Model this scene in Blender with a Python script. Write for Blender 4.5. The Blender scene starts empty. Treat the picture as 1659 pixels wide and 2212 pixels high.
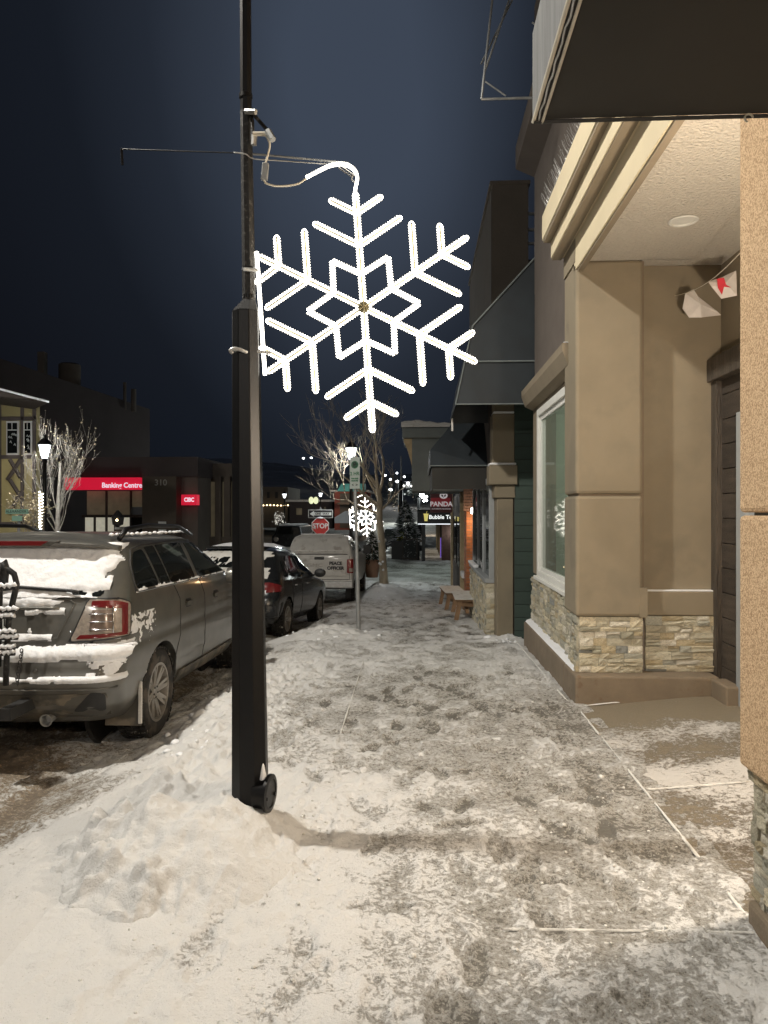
import bpy, math, random
import numpy as np
from mathutils import Vector, Matrix, Euler
R = math.radians
SC = bpy.context.scene
C = SC.collection
random.seed(7)

# ------------------------------------------------------------------ camera, world, exposure
H_CAM = 1.75
YAW = R(2.79)
cam_d = bpy.data.cameras.new('camera'); cam = bpy.data.objects.new('camera', cam_d); C.objects.link(cam)
cam_d.sensor_fit = 'VERTICAL'; cam_d.sensor_height = 24; cam_d.lens = 24*1598/2212
cam_d.clip_end = 900; cam_d.clip_start = 0.05
cam.location = (0, 0, H_CAM); cam.rotation_euler = (R(90), 0, YAW)
SC.camera = cam
SC.render.engine = 'CYCLES'
SC.view_settings.view_transform = 'Standard'; SC.view_settings.look = 'None'
SC.view_settings.exposure = 0; SC.view_settings.gamma = 1
SC.cycles.use_denoising = True
SC.cycles.max_bounces = 6; SC.cycles.diffuse_bounces = 3; SC.cycles.glossy_bounces = 3
SC.cycles.transparent_max_bounces = 8; SC.cycles.transmission_bounces = 4
SC.cycles.sample_clamp_indirect = 4.0
SC.cycles.caustics_reflective = False; SC.cycles.caustics_refractive = False

w = bpy.data.worlds.new('World'); SC.world = w; w.use_nodes = True
nt = w.node_tree; nt.nodes.clear()
out = nt.nodes.new('ShaderNodeOutputWorld')
sky = nt.nodes.new('ShaderNodeTexSky'); sky.sky_type = 'NISHITA'; sky.sun_disc = False
sky.sun_elevation = R(-4); sky.sun_rotation = R(200)
bg1 = nt.nodes.new('ShaderNodeBackground'); bg1.inputs[1].default_value = 0.05
nt.links.new(sky.outputs[0], bg1.inputs[0])
bg2 = nt.nodes.new('ShaderNodeBackground'); bg2.inputs[1].default_value = 1.0
tc = nt.nodes.new('ShaderNodeTexCoord')
dot = nt.nodes.new('ShaderNodeVectorMath'); dot.operation = 'DOT_PRODUCT'
gdir = Vector((-0.16, 0.86, 0.52)).normalized()
dot.inputs[1].default_value = gdir
nrm = nt.nodes.new('ShaderNodeVectorMath'); nrm.operation = 'NORMALIZE'
squ = nt.nodes.new('ShaderNodeVectorMath'); squ.operation = 'MULTIPLY'; squ.inputs[1].default_value = (1.9, 1, 1)
nt.links.new(tc.outputs['Generated'], squ.inputs[0]); nt.links.new(squ.outputs[0], nrm.inputs[0]); nt.links.new(nrm.outputs[0], dot.inputs[0])
ramp = nt.nodes.new('ShaderNodeValToRGB')
e = ramp.color_ramp.elements
e[0].position = 0.0; e[0].color = (0.0036, 0.0044, 0.0070, 1)
e[1].position = 1.0; e[1].color = (0.046, 0.060, 0.088, 1)
for p_, c_ in ((0.70, (0.0036, 0.0044, 0.0072, 1)), (0.87, (0.0080, 0.0105, 0.0160, 1)), (0.93, (0.0165, 0.0215, 0.032, 1)), (0.97, (0.031, 0.040, 0.058, 1))):
    q = e.new(p_); q.color = c_
nz = nt.nodes.new('ShaderNodeTexNoise'); nz.inputs['Scale'].default_value = 1.6; nz.inputs['Detail'].default_value = 3
nt.links.new(nrm.outputs[0], nz.inputs['Vector'])
ma = nt.nodes.new('ShaderNodeMath'); ma.operation = 'MULTIPLY_ADD'; ma.inputs[1].default_value = 0.07
nt.links.new(nz.outputs['Fac'], ma.inputs[0])
ms = nt.nodes.new('ShaderNodeMath'); ms.operation = 'SUBTRACT'; ms.inputs[1].default_value = 0.035
nt.links.new(dot.outputs['Value'], ms.inputs[0]); nt.links.new(ms.outputs[0], ma.inputs[2])
nt.links.new(ma.outputs[0], ramp.inputs[0]); nt.links.new(ramp.outputs[0], bg2.inputs[0])
addw = nt.nodes.new('ShaderNodeAddShader')
nt.links.new(bg1.outputs[0], addw.inputs[0]); nt.links.new(bg2.outputs[0], addw.inputs[1])
nt.links.new(addw.outputs[0], out.inputs[0])

def lamp(name, kind, loc, power, color, size=0.1, spot=None, blend=0.4, aim=None):
    d = bpy.data.lights.new(name, kind); d.energy = power; d.color = color
    if kind == 'AREA': d.size = size
    else: d.shadow_soft_size = size
    if spot: d.spot_size = R(spot); d.spot_blend = blend
    o = bpy.data.objects.new(name, d); o.location = loc; C.objects.link(o)
    if aim: o.rotation_euler = (Vector(aim)-Vector(loc)).to_track_quat('-Z', 'Y').to_euler()
    return o

# the street lamp over the road on the arm of the near pole, and the wall lamp on the hidden side of the near pillar
lamp('street_lamp_light', 'SPOT', (-4.0, 4.0, 8.12), 2750, (1.0, 0.94, 0.84), 0.16, 168, 0.5, (-4.0, 4.0, 0))
lamp('entrance_wall_light', 'POINT', (1.78, 3.46, 2.32), 240, (1.0, 0.84, 0.66), 0.07)
lamp('shop_room_light', 'POINT', (2.5, 8.7, 2.75), 16, (.86, 1.0, .80), 0.12)
lamp('foreground_fill_light', 'POINT', (1.22, -.75, 2.35), 62, (1.0, 0.84, 0.66), 0.08)  # unseen lamp behind the camera, added to brighten the near ground
# one lamp back along the kerb, one across the road; unseen, added as fill
lamp('street_lamp_light', 'POINT', (-4.2, -15.0, 8.05), 1700, (1.0, 0.93, 0.84), 0.16)
lamp('street_lamp_light', 'POINT', (-14.0, 14.5, 8.05), 900, (1.0, 0.93, 0.83), 0.16)

def Wp(px, py, ry):
    """world point of a direction measured in the photograph at depth ry"""
    rx = (px-829)/1598*ry; z = H_CAM-(py-1106)/1598*ry
    c, s = math.cos(YAW), math.sin(YAW)
    return Vector((rx*c-ry*s, rx*s+ry*c, z))

# ------------------------------------------------------------------ noise
def _hash(ix, iy, seed):
    n = (ix.astype(np.int64)*374761393 + iy.astype(np.int64)*668265263 + seed*982451653) & 0x7fffffff
    n = (n ^ (n >> 13)) * 1274126177 & 0x7fffffff
    n = (n ^ (n >> 16)) & 0xffff
    return n/65535.0
def vnoise(x, y, seed=0):
    x = np.asarray(x, float); y = np.asarray(y, float)
    ix = np.floor(x); iy = np.floor(y); fx = x-ix; fy = y-iy
    fx = fx*fx*(3-2*fx); fy = fy*fy*(3-2*fy)
    a = _hash(ix, iy, seed); b = _hash(ix+1, iy, seed); c = _hash(ix, iy+1, seed); d = _hash(ix+1, iy+1, seed)
    return (a*(1-fx)+b*fx)*(1-fy)+(c*(1-fx)+d*fx)*fy
def fbm(x, y, seed=0, octv=4):
    t = 0; amp = 1; s = 0
    for k in range(octv):
        t = t+vnoise(np.asarray(x)*2**k+17*k, np.asarray(y)*2**k-9*k, seed+k)*amp; s += amp; amp *= .5
    return t/s
def sstep(a, b, x):
    t = np.clip((np.asarray(x, float)-a)/(b-a), 0, 1); return t*t*(3-2*t)

# ------------------------------------------------------------------ mesh builder
WO = {}
class MB:
    def __init__(s): s.v = []; s.f = []
    def add(s, vs, fs):
        n = len(s.v); s.v += [tuple(p) for p in vs]; s.f += [tuple(i+n for i in f) for f in fs]; return s
    def box(s, x0, x1, y0, y1, z0, z1, M=None):
        vs = [Vector((x, y, z)) for z in (z0, z1) for y in (y0, y1) for x in (x0, x1)]
        if M is not None: vs = [M @ p for p in vs]
        return s.add(vs, [(0,2,3,1),(4,5,7,6),(0,1,5,4),(2,6,7,3),(0,4,6,2),(1,3,7,5)])
    def prism(s, pts, a, b):
        """pts: list of Vector; extruded by vector from a offset to b offset (Vectors)"""
        n = len(pts); vs = [Vector(p)+Vector(a) for p in pts]+[Vector(p)+Vector(b) for p in pts]
        fs = [tuple(range(n-1, -1, -1)), tuple(range(n, 2*n))]
        fs += [(i, (i+1) % n, n+(i+1) % n, n+i) for i in range(n)]
        return s.add(vs, fs)
    def tube(s, pts, r, seg=8, cap=True):
        pts = [Vector(p) for p in pts]; n = len(pts)
        rs = r if isinstance(r, (list, tuple)) else [r]*n
        vs = []; up = None
        for i, p in enumerate(pts):
            t = (pts[min(i+1, n-1)]-pts[max(i-1, 0)])
            t = t.normalized() if t.length > 1e-9 else Vector((0, 0, 1))
            if up is None:
                up = Vector((0, 0, 1)) if abs(t.z) < .9 else Vector((1, 0, 0))
            a = t.cross(up)
            if a.length < 1e-6: a = t.cross(Vector((0, 1, 0)))
            a.normalize(); b = a.cross(t).normalized(); up = b
            for k in range(seg):
                q = 2*math.pi*k/seg
                vs.append(p+(a*math.cos(q)+b*math.sin(q))*rs[i])
        fs = [(i*seg+k, i*seg+(k+1) % seg, (i+1)*seg+(k+1) % seg, (i+1)*seg+k) for i in range(n-1) for k in range(seg)]
        if cap: fs += [tuple(range(seg-1, -1, -1)), tuple((n-1)*seg+k for k in range(seg))]
        return s.add(vs, fs)
    def lathe(s, prof, seg=16, c=(0, 0, 0), M=None, rot=0, cap=True):
        c = Vector(c); vs = []
        for r, z in prof:
            for k in range(seg):
                q = 2*math.pi*k/seg+rot; p = Vector((r*math.cos(q), r*math.sin(q), z))
                if M is not None: p = M @ p
                vs.append(c+p)
        n = len(prof)
        fs = [(i*seg+k, i*seg+(k+1) % seg, (i+1)*seg+(k+1) % seg, (i+1)*seg+k) for i in range(n-1) for k in range(seg)]
        if cap: fs += [tuple(range(seg-1, -1, -1)), tuple((n-1)*seg+k for k in range(seg))]
        return s.add(vs, fs)
    def bead(s, p, r):
        x, y, z = p
        return s.add([(x+r,y,z),(x-r,y,z),(x,y+r,z),(x,y-r,z),(x,y,z+r),(x,y,z-r)],
                     [(0,2,4),(2,1,4),(1,3,4),(3,0,4),(2,0,5),(1,2,5),(3,1,5),(0,3,5)])
    def build(s, name, m, parent=None, smooth=False, bevel=0, local=False):
        off = Vector((0, 0, 0))
        if parent is not None and not local: off = WO.get(parent.name, Vector((0, 0, 0)))
        me = bpy.data.meshes.new(name)
        me.from_pydata([(p[0]-off.x, p[1]-off.y, p[2]-off.z) for p in s.v], [], s.f)
        me.validate(); me.update()
        o = bpy.data.objects.new(name, me); C.objects.link(o)
        if isinstance(m, (list, tuple)):
            for q in m: me.materials.append(q)
        elif m: me.materials.append(m)
        if parent is not None:
            o.parent = parent; WO[o.name] = off
        if smooth:
            me.polygons.foreach_set('use_smooth', [True]*len(me.polygons))
            if smooth != 'all':
                try: me.set_sharp_from_angle(angle=R(40))
                except Exception: pass
        if bevel:
            b = o.modifiers.new('bevel', 'BEVEL'); b.width = bevel; b.segments = 2; b.limit_method = 'ANGLE'; b.angle_limit = R(35)
        return o

def thing(name, label, cat, loc=(0, 0, 0), rz=0, group=None):
    o = bpy.data.objects.new(name, None); C.objects.link(o); o.location = loc; o.rotation_euler = (0, 0, rz)
    o.empty_display_size = .1
    WO[o.name] = Vector(loc)
    return tag(o, label, cat, group)
def tag(o, label=None, cat=None, group=None, kind=None):
    if label: o['label'] = label
    if cat: o['category'] = cat
    if group: o['group'] = group
    if kind: o['kind'] = kind
    return o
def struct(o): o['kind'] = 'structure'; return o
def stuff(o): o['kind'] = 'stuff'; return o
def copy_tree(o, parent=None):
    c = o.copy(); C.objects.link(c)
    if parent is not None: c.parent = parent
    for ch in [x for x in list(o.children)]: copy_tree(ch, c)
    return c
def clone(o, loc, rz, label, scale=None):
    c = copy_tree(o); c.location = loc; c.rotation_euler = (0, 0, rz); c['label'] = label
    if scale: c.scale = (scale,)*3
    return c
def put(me_obj, name, parent, loc, rot=(0, 0, 0), scale=(1, 1, 1)):
    o = bpy.data.objects.new(name, me_obj.data if hasattr(me_obj, 'data') else me_obj); C.objects.link(o)
    o.parent = parent; off = WO.get(parent.name, Vector((0, 0, 0)))
    o.location = Vector(loc)-off; o.rotation_euler = rot; o.scale = scale
    return o
def text(name, s, size, loc, m, parent, rot=(R(90), 0, 0), ext=.004, align='CENTER', local=False, sx=1, bold=0):
    d = bpy.data.curves.new(name, 'FONT'); d.body = s; d.size = size; d.extrude = ext; d.offset = bold
    d.align_x = align; d.align_y = 'CENTER'; d.materials.append(m); d.resolution_u = 3
    o = bpy.data.objects.new(name, d); C.objects.link(o)
    if parent is not None:
        o.parent = parent; off = Vector((0, 0, 0)) if local else WO.get(parent.name, Vector((0, 0, 0)))
        o.location = Vector(loc)-off
    else: o.location = loc
    o.rotation_euler = rot; o.scale = (sx, 1, 1)
    bpy.context.view_layer.update(); dg = bpy.context.evaluated_depsgraph_get()
    me = bpy.data.meshes.new_from_object(o.evaluated_get(dg)); me.materials.clear(); me.materials.append(m)
    q = bpy.data.objects.new(name, me); C.objects.link(q); q.parent = o.parent; q.location = o.location; q.rotation_euler = o.rotation_euler; q.scale = o.scale
    bpy.data.objects.remove(o); bpy.data.curves.remove(d); WO[q.name] = WO.get(parent.name, Vector((0, 0, 0))) if parent is not None else Vector((0, 0, 0))
    return q

# ------------------------------------------------------------------ materials
def new_mat(name):
    m = bpy.data.materials.new(name); m.use_nodes = True
    return m, m.node_tree, m.node_tree.nodes['Principled BSDF']
def N(nt, t, **kw):
    n = nt.nodes.new(t)
    for k, v in kw.items(): setattr(n, k, v)
    return n
def mat(name, col, rough=.7, metal=0, var=.15, vscale=6, bump=0, bscale=60, emit=0, ecol=None, rand=0, spec=None, coat=0, detail=5, dirt=None, dscale=3, dthr=.55, stretch=None):
    m, nt, b = new_mat(name); L = nt.links.new
    tc = N(nt, 'ShaderNodeTexCoord')
    src = tc.outputs['Object']
    if stretch:
        mp = N(nt, 'ShaderNodeMapping'); mp.inputs['Scale'].default_value = stretch; L(src, mp.inputs[0]); src = mp.outputs[0]
    n1 = N(nt, 'ShaderNodeTexNoise'); n1.inputs['Scale'].default_value = vscale; n1.inputs['Detail'].default_value = detail
    n1.inputs['Roughness'].default_value = .6
    L(src, n1.inputs['Vector'])
    mr = N(nt, 'ShaderNodeMapRange'); mr.inputs['From Min'].default_value = .3; mr.inputs['From Max'].default_value = .7
    mr.inputs['To Min'].default_value = 1-var; mr.inputs['To Max'].default_value = 1+var
    L(n1.outputs['Fac'], mr.inputs[0])
    hv = N(nt, 'ShaderNodeHueSaturation'); hv.inputs['Color'].default_value = (*col, 1)
    L(mr.outputs[0], hv.inputs['Value'])
    c_out = hv.outputs[0]
    if rand:
        oi = N(nt, 'ShaderNodeObjectInfo')
        m2 = N(nt, 'ShaderNodeMapRange'); m2.inputs['To Min'].default_value = 1-rand; m2.inputs['To Max'].default_value = 1+rand
        L(oi.outputs['Random'], m2.inputs[0])
        h2 = N(nt, 'ShaderNodeHueSaturation'); L(c_out, h2.inputs['Color']); L(m2.outputs[0], h2.inputs['Value'])
        c_out = h2.outputs[0]
    if dirt:
        n3 = N(nt, 'ShaderNodeTexNoise'); n3.inputs['Scale'].default_value = dscale; n3.inputs['Detail'].default_value = 8
        L(tc.outputs['Object'], n3.inputs['Vector'])
        m3 = N(nt, 'ShaderNodeMapRange'); m3.inputs['From Min'].default_value = dthr; m3.inputs['From Max'].default_value = dthr+.12
        L(n3.outputs['Fac'], m3.inputs[0])
        mx = N(nt, 'ShaderNodeMix', data_type='RGBA'); mx.inputs[7].default_value = (*dirt, 1)
        L(m3.outputs[0], mx.inputs[0]); L(c_out, mx.inputs[6]); c_out = mx.outputs[2]
    L(c_out, b.inputs['Base Color'])
    b.inputs['Roughness'].default_value = rough; b.inputs['Metallic'].default_value = metal
    if spec is not None: b.inputs['Specular IOR Level'].default_value = spec
    if coat: b.inputs['Coat Weight'].default_value = coat; b.inputs['Coat Roughness'].default_value = .08
    if bump:
        n2 = N(nt, 'ShaderNodeTexNoise'); n2.inputs['Scale'].default_value = bscale; n2.inputs['Detail'].default_value = 4
        L(src, n2.inputs['Vector'])
        bp = N(nt, 'ShaderNodeBump'); bp.inputs['Strength'].default_value = min(bump, 1); bp.inputs['Distance'].default_value = .3/bscale*max(bump, 1)
        L(n2.outputs['Fac'], bp.inputs['Height']); L(bp.outputs[0], b.inputs['Normal'])
    if emit:
        b.inputs['Emission Color'].default_value = (*(ecol or col), 1); b.inputs['Emission Strength'].default_value = emit
    return m
def glass(name, col=(.01, .012, .012), rough=.04, alpha=None):
    m, nt, b = new_mat(name)
    b.inputs['Base Color'].default_value = (*col, 1); b.inputs['Roughness'].default_value = rough
    b.inputs['Specular IOR Level'].default_value = .7
    if alpha is not None: b.inputs['Alpha'].default_value = alpha
    return m

M = {}
M['black_metal'] = mat('black_metal', (.0035, .0035, .004), .40, 0, .25, 9, .35, 170, spec=.28)
M['dark_plastic'] = mat('dark_plastic', (.02, .02, .02), .55, 0, .2, 20, .2, 200)
M['steel'] = mat('steel', (.42, .42, .41), .42, .7, .15, 12, .1, 80)
M['grey_steel'] = mat('grey_steel', (.30, .31, .31), .5, .5, .15, 12, .15, 60)
M['snow'] = mat('snow', (.80, .81, .83), .72, 0, .05, 7, .9, 26, spec=.3, detail=8)
M['snow_dirty'] = mat('snow_dirty', (.66, .65, .62), .7, 0, .12, 5, 1.3, 30, spec=.3, detail=8, dirt=(.36, .31, .25), dscale=9, dthr=.60)
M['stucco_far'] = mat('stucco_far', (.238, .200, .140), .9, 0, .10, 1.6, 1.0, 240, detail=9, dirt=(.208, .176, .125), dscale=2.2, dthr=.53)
M['stucco_trim'] = mat('stucco_trim', (.235, .195, .138), .9, 0, .06, 4, .7, 260)
M['plinth'] = mat('plinth', (.19, .15, .105), .85, 0, .12, 5, .6, 70, dirt=(.16, .11, .07), dscale=14, dthr=.62)
M['cornice'] = mat('cornice', (.60, .52, .36), .85, 0, .06, 2, .5, 200)
M['soffit'] = mat('soffit', (.58, .54, .47), .9, 0, .07, 45, 4.0, 42, detail=6)
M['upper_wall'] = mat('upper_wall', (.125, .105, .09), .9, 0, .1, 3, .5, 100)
M['awning_navy'] = mat('awning_navy', (.015, .021, .026), .62, 0, .22, 2.5, .25, 300)
M['awning_black'] = mat('awning_black', (.022, .021, .018), .75, 0, .35, .9, .2, 300)
M['awning_side'] = mat('awning_side', (.20, .205, .205), .5, 0, .35, 3, .3, 120, stretch=(6, 6, .7))
M['green_block'] = mat('green_block', (.045, .068, .057), .8, 0, .12, 6, .6, 120, rand=.12, dirt=(.30, .34, .32), dscale=9, dthr=.71)
M['wood_dark'] = mat('wood_dark', (.055, .043, .033), .7, 0, .35, 3, .8, 30, rand=.25, stretch=(1, 1, 6))
M['wood_trim'] = mat('wood_trim', (.060, .048, .036), .65, 0, .45, 2, 1.0, 14, stretch=(5, 5, .8), detail=8)
M['wood_bench'] = mat('wood_bench', (.25, .15, .08), .7, 0, .3, 5, .6, 30, stretch=(1, 6, 1), rand=.15)
M['white_frame'] = mat('white_frame', (.72, .72, .68), .5, 0, .05, 8, .1, 60)
M['grey_frame'] = mat('grey_frame', (.30, .32, .33), .6, 0, .06, 8, .1, 60)
M['glass'] = glass('glass')
M['glass_clear'] = glass('glass_clear', (.25, .3, .27), .03, .32)
M['tyre'] = mat('tyre', (.018, .017, .016), .85, 0, .3, 30, .8, 90, dirt=(.42, .40, .36), dscale=16, dthr=.60)
M['tyre_side'] = mat('tyre_side', (.020, .019, .018), .75, 0, .3, 30, .3, 90, dirt=(.07, .06, .05), dscale=10, dthr=.5)
M['rim'] = mat('rim', (.30, .28, .25), .32, .45, .15, 10, .1, 60, dirt=(.20, .17, .13), dscale=18, dthr=.62)
M['rim_dark'] = mat('rim_dark', (.05, .05, .05), .5, .3, .2, 10)
M['red_lens'] = mat('red_lens', (.11, .012, .013), .18, 0, .12, 12, coat=.8, emit=.02, ecol=(1, .05, .05))
M['clear_lens'] = mat('clear_lens', (.28, .245, .21), .15, 0, .25, 40, coat=.7)
M['chrome'] = mat('chrome', (.62, .62, .62), .15, 1, .05, 5)
M['bark'] = mat('bark', (.40, .34, .25), .9, 0, .35, 7, 1.2, 30, stretch=(1, 1, .25))
M['twig'] = mat('twig', (.22, .18, .14), .9, 0, .2, 7)
M['frost_twig'] = mat('frost_twig', (.36, .33, .28), .9, 0, .25, 9)
M['leaf'] = mat('leaf', (.50, .42, .26), .8, 0, .3, 9)
M['needles'] = mat('needles', (.035, .055, .035), .8, 0, .4, 9)
M['lamp_glow'] = mat('lamp_glow', (1, 1, 1), .5, 0, 0, 1, emit=14, ecol=(1, .95, .85))
M['lamp_glow_cool'] = mat('lamp_glow_cool', (1, 1, 1), .5, 0, 0, 1, emit=10, ecol=(.93, .98, 1))
M['warm_bulb'] = mat('warm_bulb', (1, .8, .5), .5, 0, 0, 1, emit=5, ecol=(1, .75, .42))
M['rope'] = mat('rope', (1, 1, 1), .5, 0, 0, 1, emit=8.5, ecol=(1.0, .95, .84))
M['bead'] = mat('bead', (1, 1, 1), .5, 0, 0, 1, emit=4, ecol=(1.0, .94, .80))
M['cable'] = mat('cable', (.62, .58, .48), .6, 0, .1, 20)
M['flake_frame'] = mat('flake_frame', (.30, .27, .16), .6, .3, .1, 20)
M['sign_white'] = mat('sign_white', (.60, .62, .60), .55, 0, .06, 6)
M['sign_grey'] = mat('sign_grey', (.26, .30, .28), .55, 0, .1, 6)
M['sign_black'] = mat('sign_black', (.012, .012, .014), .5, 0, .1, 6)
M['sign_green'] = mat('sign_green', (.02, .10, .05), .5, 0, .1, 6)
M['stop_red'] = mat('stop_red', (.42, .025, .02), .5, 0, .1, 6, dirt=(.62, .60, .56), dscale=4.2, dthr=.60)
M['bank_red'] = mat('bank_red', (.45, .01, .03), .5, 0, .12, 2, emit=.50, ecol=(1, .015, .06))
M['bank_white'] = mat('bank_white', (.8, .8, .8), .5, 0, .05, 2, emit=.75, ecol=(.95, .85, 1))
M['letter_grey'] = mat('letter_grey', (.30, .29, .26), .6, 0, .05, 2)
M['bank_wall'] = mat('bank_wall', (.115, .10, .085), .9, 0, .15, 1.2, .5, 30)
M['bank_brown'] = mat('bank_brown', (.085, .07, .055), .9, 0, .15, 1.2, .5, 30)
M['dark_wall'] = mat('dark_wall', (.06, .05, .05), .9, 0, .15, .4, .3, 10)
M['tudor_yellow'] = mat('tudor_yellow', (.42, .36, .17), .9, 0, .1, 1.5, .6, 20)
M['tudor_beam'] = mat('tudor_beam', (.11, .09, .08), .8, 0, .2, 3, .4, 20)
M['office_glow'] = mat('office_glow', (.6, .58, .5), .8, 0, .5, 1.3, emit=.35, ecol=(.85, .80, .62))
M['office_dim'] = mat('office_dim', (.2, .17, .12), .8, 0, .5, .9, emit=.035, ecol=(.85, .70, .42))
M['brick'] = mat('brick', (.40, .16, .075), .85, 0, .15, 6, .6, 60, rand=.3)
M['brick_dark'] = mat('brick_dark', (.15, .085, .06), .85, 0, .2, 6, .6, 60, rand=.3)
M['mortar'] = mat('mortar', (.20, .17, .14), .9, 0, .15, 20)
M['post_cream'] = mat('post_cream', (.42, .33, .20), .8, 0, .2, 6)
M['dark_timber'] = mat('dark_timber', (.045, .035, .028), .8, 0, .25, 6, .4, 30)
M['slate'] = mat('slate', (.16, .185, .185), .85, 0, .12, 2, .4, 30)
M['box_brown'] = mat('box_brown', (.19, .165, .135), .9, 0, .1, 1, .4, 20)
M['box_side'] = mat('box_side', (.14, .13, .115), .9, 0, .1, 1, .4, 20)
M['panda_red'] = mat('panda_red', (.42, .05, .06), .5, 0, .2, 3, emit=.12)  # faint emission stands in for light falling on the sign panel
M['panda_white'] = mat('panda_white', (.6, .6, .6), .5, 0, 0, 1, emit=.30, ecol=(1, .9, .9))  # glow put into face and letters in place of light on them
M['fairy'] = mat('fairy', (1, 1, 1), .5, 0, 0, 1, emit=3, ecol=(1, .95, .85))
M['panda_dark'] = mat('panda_dark', (.09, .035, .035), .5, 0, .2, 3, emit=.12)  # sign box also glows a little, instead of being lit from outside
M['terracotta'] = mat('terracotta', (.30, .18, .12), .85, 0, .12, 6, .3, 40)
M['teal'] = mat('teal', (.05, .25, .26), .7, 0, .15, 2)
M['red_wall'] = mat('red_wall', (.26, .075, .055), .85, 0, .15, 2)
M['yellow'] = mat('yellow', (.45, .40, .08), .7, 0, .1, 4)
M['purple_glow'] = mat('purple_glow', (.2, .1, .8), .5, 0, 0, 1, emit=.5, ecol=(.35, .2, 1))
M['hill'] = mat('hill', (.16, .17, .16), .95, 0, .5, .05, .6, 2, detail=8)
M['flag_white'] = mat('flag_white', (.62, .58, .55), .6, 0, .1, 12)
M['flag_red'] = mat('flag_red', (.55, .03, .05), .6, 0, .1, 12)
M['chalk'] = mat('chalk', (.02, .02, .02), .8, 0, .2, 6, dirt=(.5, .5, .5), dscale=14, dthr=.60)
# ------------------------------------------------------------------ the lie of the land
_fy = [-60, 0, 8, 10, 12.8, 16.7, 21.7, 26, 30, 56, 75, 110, 200, 300]
_fz = [0, 0, 0, -.05, -.27, -.5, -.82, -.92, -.95, -.95, -.55, .9, 8.5, 17]
def F(y): return np.interp(y, _fy, _fz)
KX = -1.62
def relief(x, y):
    """(height, coverage, brown) of the trodden snow at x, y"""
    x = np.asarray(x, float); y = np.asarray(y, float)
    wob = (fbm(y*1.3, y*0+3, 5)-.5)*.5
    side = sstep(KX-.95+wob, KX+.10+wob, x)                     # road 0 -> pavement 1, the kerb buried
    base = F(y)-.13*(1-side)
    road = 1-side
    # trodden crust
    a = fbm(x*3.1, y*3.1, 1, 4); b_ = fbm(x*9, y*7, 2, 3); c_ = fbm(x*26, y*19, 3, 3)
    crust = sstep(.42, .60, .45*a+.35*b_+.20*c_)
    centre = np.exp(-((x-.45)/.75)**2)
    clean = sstep(.1, -.9, x+(fbm(x*1.5, y*1.5, 45)-.5)*1.6)*(1-road*.8)*.75                          # pushed snow beside the pole
    wall = sstep(1.02, 1.32, x+(fbm(x*4, y*2, 8)-.5)*.35)*sstep(3.35, 2.6, y)
    clean = np.clip(clean*sstep(5.6, 4.2, y+(a-.5)*3)+wall+sstep(2.9, 1.9, y+(a-.5)*1.6)*.35*sstep(.9, -.3, x), 0, 1)  # clean snow stops past the pole; kerb shade is partly put into coverage
    hgt = crust*.013+(a-.5)*.022+(b_-.5)*.013+(c_-.5)*.007
    # lumpy berm at the kerb
    bx = np.exp(-((x-(KX+.12+wob))/.42)**2)*sstep(4.3, 5.0, y)*sstep(10.4, 8.0, y)
    l1 = np.abs(fbm(x*4.5, y*3.5, 11, 4)-.5)*2; l2 = np.abs(fbm(x*11, y*9, 12, 3)-.5)*2
    hgt = hgt+bx*(.045-.11*l1-.09*l2)+clean*(.012+.03*(fbm(x*2, y*2.6, 21)-.5))
    hgt = hgt+sstep(8, 12, y)*((fbm(x*2, y*2, 31)-.5)*.05+(fbm(x*7, y*5, 32, 4)-.5)*.07)
    hgt = hgt+sstep(-.7, -1.3, x)*sstep(4.6, 5.4, y)*sstep(12, 9, y)*(.5-np.abs(fbm(x*8, y*6, 14, 4)-.5)*2)*.045
    # tyre ruts on the road
    hgt = hgt-road*.02*np.exp(-((x+2.5)/.16)**2)
    # footprints
    rng = np.random.RandomState(4)
    near = y < 9
    fp = np.zeros(x.size)
    for k in range(190):
        fx = rng.uniform(-1.2, 1.25); fy = 1.5+7*rng.rand()**1.1; an = rng.uniform(-.5, .5)+(math.pi/2 if rng.rand() < .8 else 0)
        dx = x-fx; dy = y-fy; m = near & (np.abs(dx) < .25) & (np.abs(dy) < .25)
        if not m.any(): continue
        u = dx[m]*math.cos(an)+dy[m]*math.sin(an); v = -dx[m]*math.sin(an)+dy[m]*math.cos(an)
        q = (u/.15)**2+(v/.052)**2
        hgt[m] += np.where(q < 1, -.012-.003*np.sin(u*160), 0)+.007*np.exp(-((q-1.25)/.22)**2); fp[m] = np.maximum(fp[m], np.where(q < 1, rng.uniform(.2, 1), 0))
    big = fbm(x*.9, y*.9, 47, 3)
    cov = np.clip(.525+.22*(a-.5)+.22*(b_-.5)+.22*(big-.5)-.20*fp+.34*clean+.12*bx-.05*centre+sstep(7, 12, y)*(.04+.7*(fbm(x*5, y*3, 33, 3)-.5))-.20*road*sstep(-1.75-.6*sstep(4.5, 5.4, y), -2.75, x+(big-.5)*1.2)*(.5+1.0*fbm(x*2.2, y*2.2, 41))+.25*(fbm(x*6, y*3, 42)-.5)*road, 0, 1)
    cov = np.where(x > 1.02, cov-.10*sstep(3.4, 3.9, y)*sstep(7.5, 6, y), cov)
    brown = np.clip(.85*sstep(-1.6-.6*sstep(4.5, 5.4, y), -2.8, x+(a-.5))*sstep(6.9, 4.8, np.abs(y-4.0))+.08*centre, 0, 1)
    return base+hgt, cov, brown

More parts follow.
